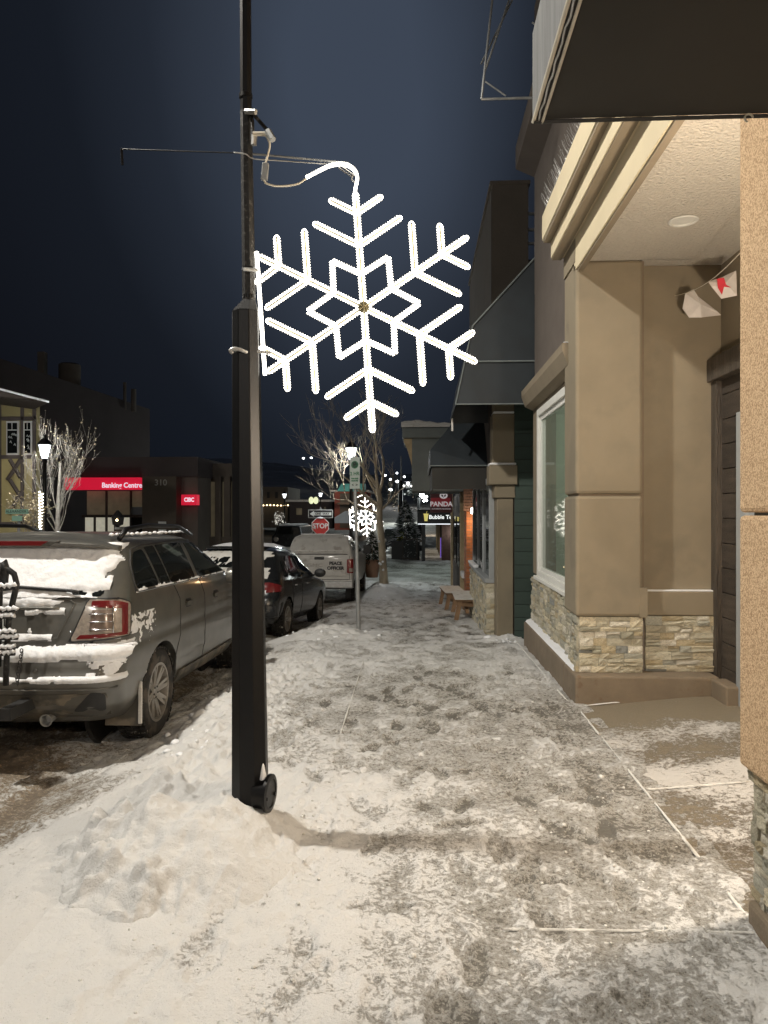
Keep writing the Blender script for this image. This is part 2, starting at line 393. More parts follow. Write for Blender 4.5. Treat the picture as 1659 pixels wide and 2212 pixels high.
def ground_mat(name, snow, ice, bare, brownc):
    m, nt, b = new_mat(name); L = nt.links.new
    tc = N(nt, 'ShaderNodeTexCoord'); at = N(nt, 'ShaderNodeAttribute'); at.attribute_name = 'cov'
    ab = N(nt, 'ShaderNodeAttribute'); ab.attribute_name = 'brown'
    def noise(sc, det, rough=.6):
        n = N(nt, 'ShaderNodeTexNoise'); n.inputs['Scale'].default_value = sc; n.inputs['Detail'].default_value = det
        n.inputs['Roughness'].default_value = rough; L(tc.outputs['Object'], n.inputs['Vector']); return n.outputs['Fac']
    def mth(op, a, b_, c=None):
        n = N(nt, 'ShaderNodeMath', operation=op)
        for i, q in enumerate((a, b_, c)):
            if q is None: continue
            if isinstance(q, (int, float)): n.inputs[i].default_value = q
            else: L(q, n.inputs[i])
        return n.outputs[0]
    def mrange(v, a, b_):
        n = N(nt, 'ShaderNodeMapRange', interpolation_type='SMOOTHSTEP'); n.inputs['From Min'].default_value = a; n.inputs['From Max'].default_value = b_
        L(v, n.inputs[0]); return n.outputs[0]
    def mixc(f, a, b_):
        n = N(nt, 'ShaderNodeMix', data_type='RGBA')
        for i, q in ((0, f), (6, a), (7, b_)):
            if isinstance(q, tuple): n.inputs[i].default_value = (*q, 1)
            else: L(q, n.inputs[i])
        return n.outputs[2]
    n1 = noise(5, 9, .62); n2 = noise(30, 8, .74); n3 = noise(85, 4, .65)
    s = mth('MULTIPLY_ADD', n1, .45, mth('MULTIPLY_ADD', n2, 1.25, mth('MULTIPLY_ADD', n3, .55, at.outputs['Fac'])))   # ~ cov + .875
    f_snow = mrange(s, 1.47, 1.70)
    f_bare = mrange(s, 1.52, 1.39)
    icec = mixc(ab.outputs['Fac'], ice, brownc)
    c1 = mixc(f_snow, icec, snow)
    c2 = mixc(f_bare, c1, bare)
    grit = mrange(noise(150, 2), .66, .74)
    c3 = mixc(mth('MULTIPLY', grit, .55), c2, (.16, .13, .10))
    L(c3, b.inputs['Base Color'])
    ro = mth('MULTIPLY_ADD', f_bare, -.30, .74); L(ro, b.inputs['Roughness'])
    b.inputs['Specular IOR Level'].default_value = .35
    hh = mth('MULTIPLY_ADD', n3, .35, mth('MULTIPLY', n2, .9))
    hh = mth('MULTIPLY_ADD', f_snow, .5, hh)
    bp = N(nt, 'ShaderNodeBump'); bp.inputs['Strength'].default_value = .8; bp.inputs['Distance'].default_value = .022
    L(hh, bp.inputs['Height']); L(bp.outputs[0], b.inputs['Normal'])
    return m
M['walk'] = ground_mat('trodden_snow_on_concrete', (.67, .665, .65), (.45, .43, .39), (.135, .128, .112), (.36, .33, .27))
M['road'] = ground_mat('packed_snow_on_road', (.64, .63, .61), (.40, .37, .32), (.16, .13, .10), (.30, .225, .14))
M['entry_floor'] = ground_mat('snow_dusted_concrete', (.60, .58, .55), (.27, .235, .175), (.235, .20, .145), (.17, .14, .10))

def grid_mesh(name, xs, ys, fn, m, parent=None, kind='structure', wallx=None):
    X, Y = np.meshgrid(xs, ys); shp = X.shape
    r = fn(X.ravel(), Y.ravel())
    Z, cov, br = r if isinstance(r, tuple) else (r, np.full(X.size, .7), np.zeros(X.size))
    nx, ny = len(xs), len(ys)
    co = np.stack([X.ravel(), Y.ravel(), Z], 1).astype(np.float32)
    i = np.arange((nx-1)*(ny-1)); r_ = i//(nx-1); c_ = i % (nx-1); a = r_*nx+c_
    q = np.stack([a, a+1, a+nx+1, a+nx], 1).astype(np.int32)
    me = bpy.data.meshes.new(name)
    me.vertices.add(len(co)); me.vertices.foreach_set('co', co.ravel())
    me.loops.add(q.size); me.loops.foreach_set('vertex_index', q.ravel())
    me.polygons.add(len(q)); me.polygons.foreach_set('loop_start', np.arange(0, q.size, 4, dtype=np.int32))
    me.polygons.foreach_set('loop_total', np.full(len(q), 4, np.int32))
    me.polygons.foreach_set('use_smooth', np.ones(len(q), bool))
    me.update(calc_edges=True)
    for nm, arr in (('cov', cov), ('brown', br)):
        at = me.attributes.new(nm, 'FLOAT', 'POINT'); at.data.foreach_set('value', np.asarray(arr, np.float32))
    o = bpy.data.objects.new(name, me); C.objects.link(o); me.materials.append(m)
    if parent is not None: o.parent = parent
    if kind: o['kind'] = kind
    return o
def geo(y0, y1, k, mn):
    ys = [y0]
    while ys[-1] < y1: ys.append(ys[-1]+max(mn, k*ys[-1]))
    ys[-1] = y1; return np.array(ys)

ys = geo(1.0, 28.2, .0045, .012)
grid_mesh('sidewalk', np.linspace(-1.62, 1.52, 215), ys, relief, M['walk'])
grid_mesh('road', np.concatenate([np.linspace(-26, -5.3, 50), np.linspace(-5.2, -1.62, 190)]), ys, relief, M['road'])
ysb = np.linspace(-14, 1.0, 40)
grid_mesh('sidewalk', np.linspace(-1.62, 1.52, 30), ysb, relief, M['walk'])
grid_mesh('road', np.linspace(-26, -1.62, 50), ysb, relief, M['road'])
def flatfn(off, amp, sc, cv, seed=0):
    def fn(x, y):
        a = fbm(x*sc, y*sc, seed, 4); return F(y)+off+(a-.5)*amp, cv+.6*(a-.5), np.zeros(x.size)
    return fn
grid_mesh('cross_street', np.linspace(-60, 30, 220), np.linspace(28.0, 37.6, 60), flatfn(-.12, .16, 1.6, .42, 51), M['walk'])
def far_walk(x, y):
    e = sstep(.0, .5, y-37.4+(x+1)*-.12)
    a = fbm(x*1.2, y*1.2, 61, 4); return F(y)-.12+.12*e+(a-.5)*.12+(fbm(x*4, y*3, 62, 3)-.5)*.10, .46+.9*(a-.5), np.zeros(x.size)
grid_mesh('far_sidewalk', np.linspace(-2.2, 2.6, 40), np.linspace(37.2, 75, 160), far_walk, M['walk'])
def hills(x, y):
    a = fbm(x*.02, y*.02, 71, 5); b_ = fbm(x*.15, y*.15, 72, 4)
    up = sstep(60, 230, y)
    lat = sstep(10, 90, np.abs(x+4))*up
    return F(y)-.24+up*(a-.5)*5+(b_-.5)*.9*sstep(45, 60, y)+lat*6, .34+.55*(b_-.5)+.5*(a-.5), np.zeros(x.size)
grid_mesh('snowy_ground', np.concatenate([np.linspace(-300, -62, 40), np.linspace(-60, 60, 130), np.linspace(62, 300, 40)]),
          np.concatenate([np.linspace(-60, 28, 30), np.linspace(29, 120, 110), np.linspace(123, 300, 60)]), hills, M['walk'])
# entrance floor, rising to the door
def entry(x, y):
    a = fbm(x*2.2, y*2.2, 81, 5); b_ = fbm(x*9, y*6, 82, 3)
    return .10*sstep(1.40, 2.7, x)+.003+(b_-.5)*.004, .30+.75*(a-.5)+.22*np.exp(-((y-5.0)/1.2)**2)-.15*sstep(5.8, 6.3, y), sstep(6.0, 5.4, y)*.8
grid_mesh('entrance_floor', np.linspace(1.405, 2.9, 90), np.linspace(2.9, 7.1, 190), entry, M['entry_floor'])

# snow lying in the slab joints
def joint(pts, wdt, name='joint_snow', h=.004, lab=None):
    mb = MB(); n = 60; P = []
    for i in range(n):
        t = i/(n-1); p = Vector(pts[0]).lerp(Vector(pts[1]), t); P.append(p)
    d = (P[-1]-P[0]).normalized(); s_ = Vector((-d.y, d.x, 0))
    vs = []
    for i, p in enumerate(P):
        w0 = .36*wdt*max(-.05, -.62+2.6*float(fbm(np.array([i*.35]), np.array([pts[0][1]*7.]), 91)[0]))
        for k, q in ((-1, 0), (-.45, 1), (.45, 1), (1, 0)):
            vs.append((p.x+s_.x*w0*k, p.y+s_.y*w0*k, p.z+(h if q else -.004)))
    fs = [(i*4+k, i*4+k+1, i*4+k+5, i*4+k+4) for i in range(n-1) for k in range(3)]
    mb.add(vs, fs); o = mb.build(name, M['snow_dirty'], smooth='all'); o['kind'] = 'stuff'; return o
joint([(1.405, 3.25, .012), (1.405, 6.74, .006)], .020)
joint([(1.42, 6.70, .012), (2.66, 6.90, .105)], .026)
joint([(.35, 3.12, .004), (1.38, 3.14, .006)], .016)
joint([(1.43, 4.72, .010), (2.5, 4.76, .096)], .012)
joint([(-.62, 5.4, .012), (-.66, 8.6, .010)], .018)
joint([(1.30, 10.05, .0), (1.36, 6.8, .008)], .03)

# ------------------------------------------------------------------ snow piles
def snow_pile(label, cx, cy, rx, ry, h, peaks, res=.02, seed=0, m='snow', chunks=0, rough=1.0):
    nx = int(2.6*rx/res); ny = int(2.6*ry/res)
    def fn(x, y):
        z0 = relief(x, y)[0]
        q = ((x-cx)/rx)**2+((y-cy)/ry)**2
        ang = np.arctan2((y-cy)/ry, (x-cx)/rx)
        q = q*(1+.9*(fbm(ang*1.4+3, q*0+seed, seed+1)-.5)+.5*(fbm(x*4, y*4, seed+2)-.5))
        base = (.5*np.clip(1-q, 0, 1)**.80+.5*np.clip(1.12-q, 0, 1)**1.5)*h*1.1
        for (px_, py_, pr, ph) in peaks:
            base = base+ph*np.exp(-(((x-px_)**2+(y-py_)**2)/pr**2))*np.clip(1.4-q, 0, 1)
        l = np.abs(fbm(x*5, y*5, seed+3, 4)-.5)*2; l2 = np.abs(fbm(x*13, y*13, seed+5, 3)-.5)*2
        if res < .013:
            rg = np.random.RandomState(seed)
            for k in range(60):
                t = rg.uniform(2.4, 4.9); rr = rg.uniform(.55, 1.0); bx_ = cx+rx*rr*math.cos(t); by_ = cy+ry*rr*math.sin(t); s_ = rg.uniform(.018, .07)
                d2 = ((x-bx_)**2+((y-by_)*1.2)**2)/s_**2*(1+.8*(fbm(x*18, y*18, seed+k, 2)-.5))
                base = base+np.sqrt(np.clip(1-d2, 0, 1))*s_*.65*(q < 1.1)
        cr_ = (.50+.50*sstep(cx+.12, cx-.30, x)) if res < .013 else 1.0
        base = base*(1-.60*l*rough*cr_)-(.034*l2*rough*cr_)*np.clip(base/.05, 0, 1)
        zc = relief(x, y); k_ = sstep(.0, .05, base)
        return z0+base-.004-.02*(base < .002), np.clip(zc[1]*(1-k_)+1.0*k_, 0, 1), zc[2]*(1-k_)
    o = grid_mesh('snow_pile', np.linspace(cx-1.3*rx, cx+1.3*rx, nx), np.linspace(cy-1.3*ry, cy+1.3*ry, ny), fn, M['walk'], kind=None)
    tag(o, label, 'snow pile', 'heaps of cleared snow')
    # drop the faces that lie under the ground
    rng = random.Random(seed)
    if chunks:
        cb = MB()
        for k in range(chunks):
            t = rng.uniform(0, 6.28); rr = rng.uniform(.55, 1.15); x = cx+rx*rr*math.cos(t); y = cy+ry*rr*math.sin(t)
            z = float(fn(np.array([x]), np.array([y]))[0][0]); s = rng.uniform(.010, .034)*(1 if rng.random() < .9 else 2)
            vs = []; 
            for (i_, j_) in ((6, 0),):
                pass
            prof = [(s*.5, -s*.4), (s*rng.uniform(.8, 1.1), -.1*s), (s*rng.uniform(.7, 1), s*.4), (s*.35, s*.7)]
            cb.lathe(prof, 7, (x, y, z), Matrix.Rotation(rng.uniform(-.5, .5), 3, 'X') @ Matrix.Scale(rng.uniform(.7, 1.4), 3, Vector((1, 0, 0))))
        c = cb.build('snow_lump', M[m], o, smooth='all'); c['kind'] = 'stuff'
    return o
snow_pile('big rounded heap of snow around the foot of the black pole', -1.20, 3.78, .66, .76, .20,
          [(-1.46, 4.12, .13, .16), (-1.24, 4.16, .10, .10), (-1.05, 4.10, .10, .09), (-1.34, 3.72, .10, .10), (-1.0, 3.62, .2, .03), (-1.50, 3.40, .09, .07), (-.70, 4.02, .12, .05), (-.96, 3.82, .16, .06)], .011, 101, 'snow', 0)
snow_pile('low heap of snow at the foot of the parking sign pole', -1.40, 11.3, .95, .85, .10, [(-1.5, 11.5, .35, .07)], .03, 131, 'snow', 25)
snow_pile('small lumpy heap of snow beside the green wall corner', 1.22, 10.75, .34, .38, .07, [(1.3, 10.7, .12, .05)], .016, 151, 'snow', 20)
snow_pile('long ridge of ploughed snow between the white truck and the tree', -1.15, 24.2, .75, 2.6, .20, [(-1.2, 23, .5, .12), (-1.4, 25.8, .4, .15)], .06, 171, 'snow', 40)
snow_pile('low windrow of lumpy snow between the kerb and the grey car', -1.76, 6.8, .30, 1.8, .035, [(-1.6, 5.4, .15, .03), (-1.7, 6.6, .2, .04), (-1.75, 7.8, .2, .04)], .018, 191, 'snow', 60, 1.3)

# loose crumbs of snow and grit on the pavement
cb = MB(); rng = random.Random(5)
for k in range(420):
    y = 1.4+5.5*rng.random()**1.3; x = rng.uniform(-1.3, 1.36)
    z = float(relief(np.array([x]), np.array([y]))[0][0]); s = rng.uniform(.004, .011)*(1 if rng.random() < .96 else 2.2)
    cb.lathe([(s*.5, -s*.4), (s, 0), (s*.8, s*.5), (s*.3, s*.8)], 5, (x, y, z), None, rng.random()*3)
stuff(cb.build('snow_crumbs', M['snow_dirty'], smooth='all'))
# ------------------------------------------------------------------ stacked stone
def unit_stone(seed):
    rng = random.Random(seed); n, k = 4, 3; vs = []
    for j in range(k+1):
        for i in range(n+1):
            edge = i in (0, n) or j in (0, k)
            vs.append((i/n, -1-(.0 if edge else rng.uniform(-.05, .28))-(rng.uniform(-.12, .06) if edge else 0), j/k))
    b = len(vs)
    vs += [(0, 0, 0), (1, 0, 0), (1, 0, 1), (0, 0, 1)]
    fs = [(j*(n+1)+i, j*(n+1)+i+1, (j+1)*(n+1)+i+1, (j+1)*(n+1)+i) for j in range(k) for i in range(n)]
    fs += [tuple([b, b+1]+[i for i in range(n, -1, -1)]), tuple([b+2, b+3]+[k*(n+1)+i for i in range(n+1)]),
           tuple([b+3, b]+[j*(n+1) for j in range(k+1)]), tuple([b+1, b+2]+[j*(n+1)+n for j in range(k, -1, -1)])]
    me = bpy.data.meshes.new('stone'); me.from_pydata(vs, [], fs); me.update(); return me
STONECOL = [(.56, .52, .40), (.60, .54, .40), (.48, .44, .33), (.42, .41, .34), (.64, .60, .50), (.30, .31, .29), (.52, .44, .29), (.40, .38, .29)]
STONES = []
for i in range(24):
    me = unit_stone(300+i); c_ = STONECOL[i % 8]
    key = 'stone_%d' % (i % 8)
    if key not in M: M[key] = mat('ledge_stone', c_, .85, 0, .22, 9, .9, 45, rand=.18, detail=7, dirt=tuple(q*.72 for q in c_), dscale=7, dthr=.54)
    me.materials.append(M[key]); STONES.append(me)
def veneer(parent, org, width, height, facing, rows=None, rh=(.036, .07), sw=(.08, .26), depth=.035, seed=0, wts=None):
    """facing 'S': stones run along +X and face the camera; facing 'W': run along -Y from org and face the street"""
    rng = random.Random(seed); z = 0; rot = (0, 0, 0) if facing == 'S' else (0, 0, R(-90))
    cols = [[] for _ in range(1)]
    while z < height-.01:
        h = min(rng.uniform(*rh), height-z)
        if height-z-h < .02: h = height-z
        x = 0
        while x < width-.005:
            w_ = min(rng.uniform(*sw)*(1.0 if rng.random() < .8 else .6), width-x)
            if width-x-w_ < .04: w_ = width-x
            hh = [(0, h)]
            if h > .05 and rng.random() < .35: q = rng.uniform(.4, .6)*h; hh = [(0, q), (q, h)]
            for a, b_ in hh:
                d = depth*rng.uniform(.55, 1.35); i = rng.choices(range(24), weights=[3, 3, 2, 2, 3, .5, 1.6, 1.3]*3)[0]
                if facing == 'S': loc = (org[0]+x, org[1], org[2]+z+a)
                else: loc = (org[0], org[1]-x, org[2]+z+a)
                put(STONES[i], 'stone', parent, loc, rot, (w_-.002, d, (b_-a)-.002))
            x += w_
        z += h

def box_part(name, m, parent, *b, bevel=0, **k): return MB().box(*b).build(name, m, parent, bevel=bevel, **k)

# ================================================================== stucco shop with the recessed entrance
shop = thing('stucco_shop', 'brown stucco shopfront with stone base, deep entrance and beige cornice, filling the right side', 'building', (1.5, 5, 0))
# near pillar
def round_wall(name, m, parent, x0, x1, y0, y1, z0, z1, bev=.03): return MB().box(x0, x1, y0, y1, z0, z1).build(name, m, parent, bevel=bev)
M['stucco_near'] = None
def stucco_near():
    m, nt, b = new_mat('stucco_near'); L = nt.links.new
    tc = N(nt, 'ShaderNodeTexCoord')
    v = N(nt, 'ShaderNodeTexNoise'); v.inputs['Scale'].default_value = 130; v.inputs['Detail'].default_value = 3; v.inputs['Roughness'].default_value = .7
    L(tc.outputs['Object'], v.inputs['Vector'])
    mr = N(nt, 'ShaderNodeMapRange'); mr.inputs['From Min'].default_value = .40; mr.inputs['From Max'].default_value = .56; L(v.outputs['Fac'], mr.inputs[0])
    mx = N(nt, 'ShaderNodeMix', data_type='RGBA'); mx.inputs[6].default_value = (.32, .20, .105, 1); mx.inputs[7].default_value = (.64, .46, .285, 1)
    L(mr.outputs[0], mx.inputs[0]); L(mx.outputs[2], b.inputs['Base Color']); b.inputs['Roughness'].default_value = .92
    bp = N(nt, 'ShaderNodeBump'); bp.inputs['Strength'].default_value = .8; bp.inputs['Distance'].default_value = .004
    L(v.outputs['Fac'], bp.inputs['Height']); L(bp.outputs[0], b.inputs['Normal'])
    return m
M['stucco_near'] = stucco_near()
round_wall('pillar_panel', M['stucco_near'], shop, 1.372, 1.9, -3, 3.262, 1.748, 6.0, .018)
round_wall('pillar_panel', M['stucco_near'], shop, 1.372, 1.9, -3, 3.262, .665, 1.735, .018)
box_part('pillar_core', M['plinth'], shop, 1.50, 3.4, -3, 3.20, .05, 6.0)
round_wall('plinth', M['plinth'], shop, 1.395, 1.9, -3, 3.235, -.1, .10, .02)
box_part('stone_backing', M['mortar'], shop, 1.475, 1.9, -3, 3.225, .10, .665)
veneer(shop, (1.458, 3.262, .10), 1.25, .563, 'W', seed=3, depth=.034, rh=(.034, .062), sw=(.035, .15))
# far pillar and its wing
round_wall('pillar_panel', M['stucco_far'], shop, 1.425, 2.03, 6.85, 7.40, 1.915, 4.05, .03)
round_wall('pillar_panel', M['stucco_far'], shop, 1.425, 2.03, 6.85, 7.40, .79, 1.900, .03)
box_part('pillar_core', M['plinth'], shop, 1.46, 2.05, 6.89, 7.38, .80, 4.05)
box_part('pillar_foot', M['stucco_far'], shop, 2.00, 2.068, 6.84, 7.1, .79, 1.06)
round_wall('wing_wall', M['stucco_far'], shop, 2.05, 2.80, 7.02, 7.4, 1.02, 4.05, .01)
round_wall('ledge_band', M['stucco_far'], shop, 2.09, 2.745, 6.96, 7.06, .79, 1.015, .012)
MB().box(2.10, 2.74, 6.963, 7.03, 1.014, 1.028).build('ledge_snow', M['snow'], shop, bevel=.005)
box_part('stone_backing', M['mortar'], shop, 1.480, 2.04, 6.93, 7.3, .26, .79)
box_part('stone_backing', M['mortar'], shop, 2.045, 2.74, 6.995, 7.3, .26, .79)
veneer(shop, (1.465, 6.925, .275), .575, .513, 'S', seed=11, rh=(.045, .075), sw=(.10, .24))
veneer(shop, (1.478, 7.26, .275), .352, .513, 'W', seed=13, rh=(.045, .075), sw=(.08, .2))
veneer(shop, (2.085, 6.99, .275), .655, .513, 'S', seed=12, rh=(.045, .075), sw=(.10, .24))
round_wall('plinth', M['plinth'], shop, 1.400, 2.68, 6.75, 7.3, -.1, .272, .02)
round_wall('plinth', M['plinth'], shop, 2.60, 2.74, 6.42, 6.76, -.1, .262, .015)
# entrance side wall with timber cladding and the grey door
box_part('entrance_wall', M['stucco_far'], shop, 2.80, 3.0, 3.2, 7.4, 0, 4.05)
for i in range(13):
    y1 = 6.98
    z0 = .12+i*.225
    MB().box(2.755, 2.80, 6.47, y1, z0, z0+.218).build('plank', M['wood_dark'], shop, bevel=.004)
MB().box(2.70, 2.80, 6.90, 7.015, .10, 2.95).build('door_post', M['wood_trim'], shop, bevel=.006)
MB().box(2.66, 2.80, 5.0, 7.015, 2.95, 3.16).build('door_lintel', M['wood_trim'], shop, bevel=.008)
door = MB().box(2.70, 2.80, 6.30, 6.47, .10, 2.60).build('door_frame', M['grey_frame'], shop, bevel=.004)
MB().box(2.74, 2.79, 5.3, 6.30, .10, 2.56).build('door', M['grey_frame'], shop, bevel=.004)
MB().box(2.735, 2.742, 5.4, 6.2, .35, 2.4).build('door_pane', M['glass'], shop)
w2_ = MB().box(1.31, 1.37, -.80, -.70, 2.22, 2.48).build('wall_lamp', M['dark_plastic'], shop, bevel=.01)  # out-of-view fixture made for the added foreground fill lamp
MB().lathe([(0, -.05), (.03, -.03), (.03, .03), (0, .05)], 12, (1.30, -.75, 2.35)).build('lamp_globe', M['lamp_glow'], w2_, smooth=True)
wl_ = MB().box(1.73, 1.83, 3.27, 3.33, 2.22, 2.42).build('wall_lamp', M['dark_plastic'], shop, bevel=.01)
MB().lathe([(0, -.05), (.03, -.03), (.03, .03), (0, .05)], 12, (1.78, 3.37, 2.32)).build('lamp_globe', M['lamp_glow'], wl_, smooth=True)
# soffit with can lights
sof = MB().box(1.49, 2.85, 3.2, 6.86, 4.05, 4.12).build('soffit', M['soffit'], shop)
MB().box(2.03, 2.85, 6.85, 7.03, 4.05, 4.12).build('soffit', M['soffit'], shop)
for cx, cy, lit in ((2.07, 5.93, 0), (2.09, 4.25, 1)):
    a = MB().lathe([(.105, 4.048), (.115, 4.040), (.105, 4.032), (.088, 4.036), (.088, 4.048)], 32, (cx, cy, 0)).build('can_light', M['white_frame'], shop, smooth=True)
    MB().lathe([(.088, 4.046), (.086, 4.043)], 32, (cx, cy, 0)).build('reflector', M['white_frame'], a)
# stepped beam and cornice (street side), soffit edge outward
box_part('beam', M['stucco_trim'], shop, 1.44, 1.489, 3.2, 6.90, 3.955, 4.30)
box_part('beam', M['cornice'], shop, 1.425, 1.439, 3.2, 6.93, 3.975, 4.30)
box_part('moulding', M['stucco_trim'], shop, 1.305, 1.40, 3.2, 7.42, 4.25, 4.262)
box_part('moulding', M['cornice'], shop, 1.295, 1.43, 3.2, 7.40, 4.263, 4.42)
box_part('moulding', M['stucco_trim'], shop, 1.30, 1.43, 3.2, 7.42, 4.30, 4.418, bevel=0)
box_part('cornice', M['stucco_trim'], shop, 1.225, 1.44, 3.2, 7.42, 4.422, 4.452)
box_part('cornice', M['cornice'], shop, 1.215, 1.50, 3.2, 7.45, 4.453, 4.70, bevel=.006)
box_part('end_cheek', M['stucco_far'], shop, 1.42, 2.0, 6.87, 7.40, 4.05, 4.26)
# bird spikes on the cornice: one part
sp = MB(); rng = random.Random(9)
y = 4.2
while y < 7.38:
    for q in (-1, 0, 1):
        a = Vector((1.26+.01*rng.random(), y, 4.70)); 
        tip = a+Vector((-.05-.05*rng.random() if q < 0 else .05*q, rng.uniform(-.03, .03), .13+.03*rng.random()))
        mid = a.lerp(tip, .55)+Vector((.012*rng.uniform(-1, 1), .012, 0))
        sp.tube([a, mid, tip], .0014, 3, False)
    y += .028
stuff(sp.build('bird_spikes', M['steel'], shop))
# upper storey
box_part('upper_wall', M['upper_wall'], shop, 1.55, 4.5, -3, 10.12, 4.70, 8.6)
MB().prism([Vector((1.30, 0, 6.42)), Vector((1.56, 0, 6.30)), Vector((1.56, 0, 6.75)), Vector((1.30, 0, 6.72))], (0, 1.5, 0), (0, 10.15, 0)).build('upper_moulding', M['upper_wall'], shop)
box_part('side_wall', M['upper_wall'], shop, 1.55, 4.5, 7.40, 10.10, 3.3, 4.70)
# window bay beyond the pillar
box_part('bay_wall', M['stucco_trim'], shop, 1.53, 1.75, 9.62, 10.10, .93, 3.35)
box_part('bay_wall', M['stucco_trim'], shop, 1.53, 1.75, 7.38, 9.62, 3.06, 3.35)
MB().prism([Vector((1.52, 0, 3.12)), Vector((1.42, 0, 3.17)), Vector((1.37, 0, 3.30)), Vector((1.37, 0, 3.38)), Vector((1.52, 0, 3.38))], (0, 7.2, 0), (0, 10.10, 0)).build('window_hood', M['stucco_trim'], shop)
MB().box(1.38, 1.5, 7.2, 10.1, 3.382, 3.39).build('hood_snow', M['snow'], shop, bevel=.006)
box_part('bay_base', M['mortar'], shop, 1.535, 1.8, 7.25, 10.08, .24, .90)
veneer(shop, (1.528, 10.06, .28), 3.16, .60, 'W', seed=21, rh=(.045, .075), sw=(.10, .30))
round_wall('plinth', M['plinth'], shop, 1.400, 1.7, 7.3, 10.08, -.35, .272, .02)
MB().prism([Vector((1.42, 0, .27)), Vector((1.50, 0, .27)), Vector((1.50, 0, .315)), Vector((1.44, 0, .295))], (0, 6.95, 0), (0, 10.07, 0)).build('ledge_snow', M['snow'], shop)
box_part('sill', M['white_frame'], shop, 1.47, 1.60, 7.40, 9.70, .885, .93, bevel=.006)
win = MB().box(1.50, 1.60, 9.52, 9.62, .93, 3.06).box(1.50, 1.60, 7.40, 9.52, 2.97, 3.06).box(1.50, 1.60, 7.40, 9.52, .93, 1.0).build('window_frame', M['white_frame'], shop, bevel=.004)
MB().box(1.53, 1.58, 9.46, 9.515, 1.0, 2.97).box(1.53, 1.58, 7.40, 9.46, 2.91, 2.97).box(1.53, 1.58, 7.40, 9.46, 1.0, 1.05).build('window_sash', M['white_frame'], win, bevel=.003)
MB().box(1.548, 1.556, 7.40, 9.46, 1.05, 2.91).build('pane', M['glass_clear'], win)
M['room_wall'] = mat('room_wall', (.42, .47, .36), .9, 0, .1, 1, emit=.05, ecol=(.62, .72, .5))  # weak emission puts room light into the wall colour
box_part('room_wall', M['room_wall'], shop, 3.4, 3.5, 7.45, 10.0, .2, 3.1)
box_part('room_wall', M['room_wall'], shop, 1.62, 3.4, 9.95, 10.04, .2, 3.1)
box_part('room_floor', M['dark_timber'], shop, 1.62, 3.4, 7.45, 9.95, .72, .80)
box_part('room_ceiling', M['room_wall'], shop, 1.62, 3.4, 7.45, 9.95, 3.05, 3.1)

# little christmas tree and ornaments in the window
ct = thing('christmas_tree', 'small tinselled christmas tree standing inside the white framed window', 'christmas tree', (1.86, 8.7, .80))
MB().tube([(1.86, 8.7, .80), (1.86, 8.7, 1.0)], .02).build('trunk', M['bark'], ct)
tb = MB(); rng = random.Random(3)
for k in range(520):
    t = rng.random(); a = rng.uniform(0, 6.28); r = (1-t)*.24*(.4+.6*rng.random()); z = .95+.85*t
    p = Vector((1.86+r*math.cos(a), 8.7+r*math.sin(a), z)); d = Vector((math.cos(a), math.sin(a), -.3))*.06
    s = Vector((-math.sin(a), math.cos(a), 0))*.012
    tb.add([p+s, p-s, p+d], [(0, 1, 2)])
stuff(tb.build('needles', M['needles'], ct))
lb = MB()
for k in range(60):
    t = rng.random(); a = rng.uniform(0, 6.28); r = (1-t)*.25; lb.bead((1.86+r*math.cos(a), 8.7+r*math.sin(a), .95+.85*t), .007)
stuff(lb.build('fairy_lights', M['warm_bulb'], ct))

# canvas box awning over the near pillar
aw = thing('black_awning', 'black box awning with pale fabric street side, over the pavement at the top right', 'awning', (.8, 0, 3.0))
MB().prism([Vector((.355, 0, 2.95)), Vector((1.368, 0, 2.95)), Vector((1.368, 0, 3.75)), Vector((.42, 0, 3.30)), Vector((.355, 0, 3.20))], (0, -3.5, 0), (0, 2.28, 0)).build('canvas_underside', M['awning_black'], aw)
MB().prism([Vector((.345, 0, 2.96)), Vector((.353, 0, 2.96)), Vector((.353, 0, 3.22)), Vector((.345, 0, 3.22))], (0, -3.5, 0), (0, 2.29, 0)).build('street_side_canvas', M['awning_side'], aw)
MB().tube([(.348, -3.5, 2.95), (.348, 2.295, 2.95)], .006).tube([(.374, -3.5, 2.944), (.374, 2.29, 2.944)], .0045).build('frame_rail', M['cable'], aw, smooth=True)
MB().tube([(.348, 2.285, 2.945), (1.368, 2.285, 2.945)], .006).build('frame_rail', M['dark_plastic'], aw, smooth=True)
hk = MB().tube([(.985+.012*math.cos(t), 2.27, 2.932+.012*math.sin(t)) for t in [i*.55 for i in range(9)]], .003, 6)
hk.build('hook', M['cable'], aw, smooth=True)
wire = MB(); pts = []
for i in range(60):
    t = i/59; pts.append((.361+.002*math.sin(i*1.3), .8+1.48*t, 2.948+.003*math.cos(i*2.1)))
wire.tube(pts, .0035, 5).build('lashing_rope', M['steel'], aw)

# steel lattice sign frame high on the wall
fr = thing('steel_sign_frame', 'triangulated steel sign frame bracketed high on the wall above the entrance', 'sign frame', (1.3, 8.3, 6.3))
for a, b_, r in (((.66, 8.0, 6.19), (1.55, 8.0, 6.19), .014), ((.66, 8.0, 6.19), (.90, 8.0, 8.4), .014), ((.70, 8.0, 6.5), (1.35, 8.0, 8.4), .012), ((.66, 8.05, 6.6), (1.2, 8.05, 7.7), .010),
                 ((1.2, 8.0, 7.0), (1.55, 8.0, 6.75), .010), ((.70, 8.0, 6.38), (.92, 8.0, 6.22), .009), ((1.15, 8.0, 7.5), (1.5, 8.0, 8.6), .010), ((.8, 8.0, 7.4), (1.55, 8.0, 9.0), .01)):
    MB().tube([a, b_], r, 6).build('bar', M['grey_steel'], fr)

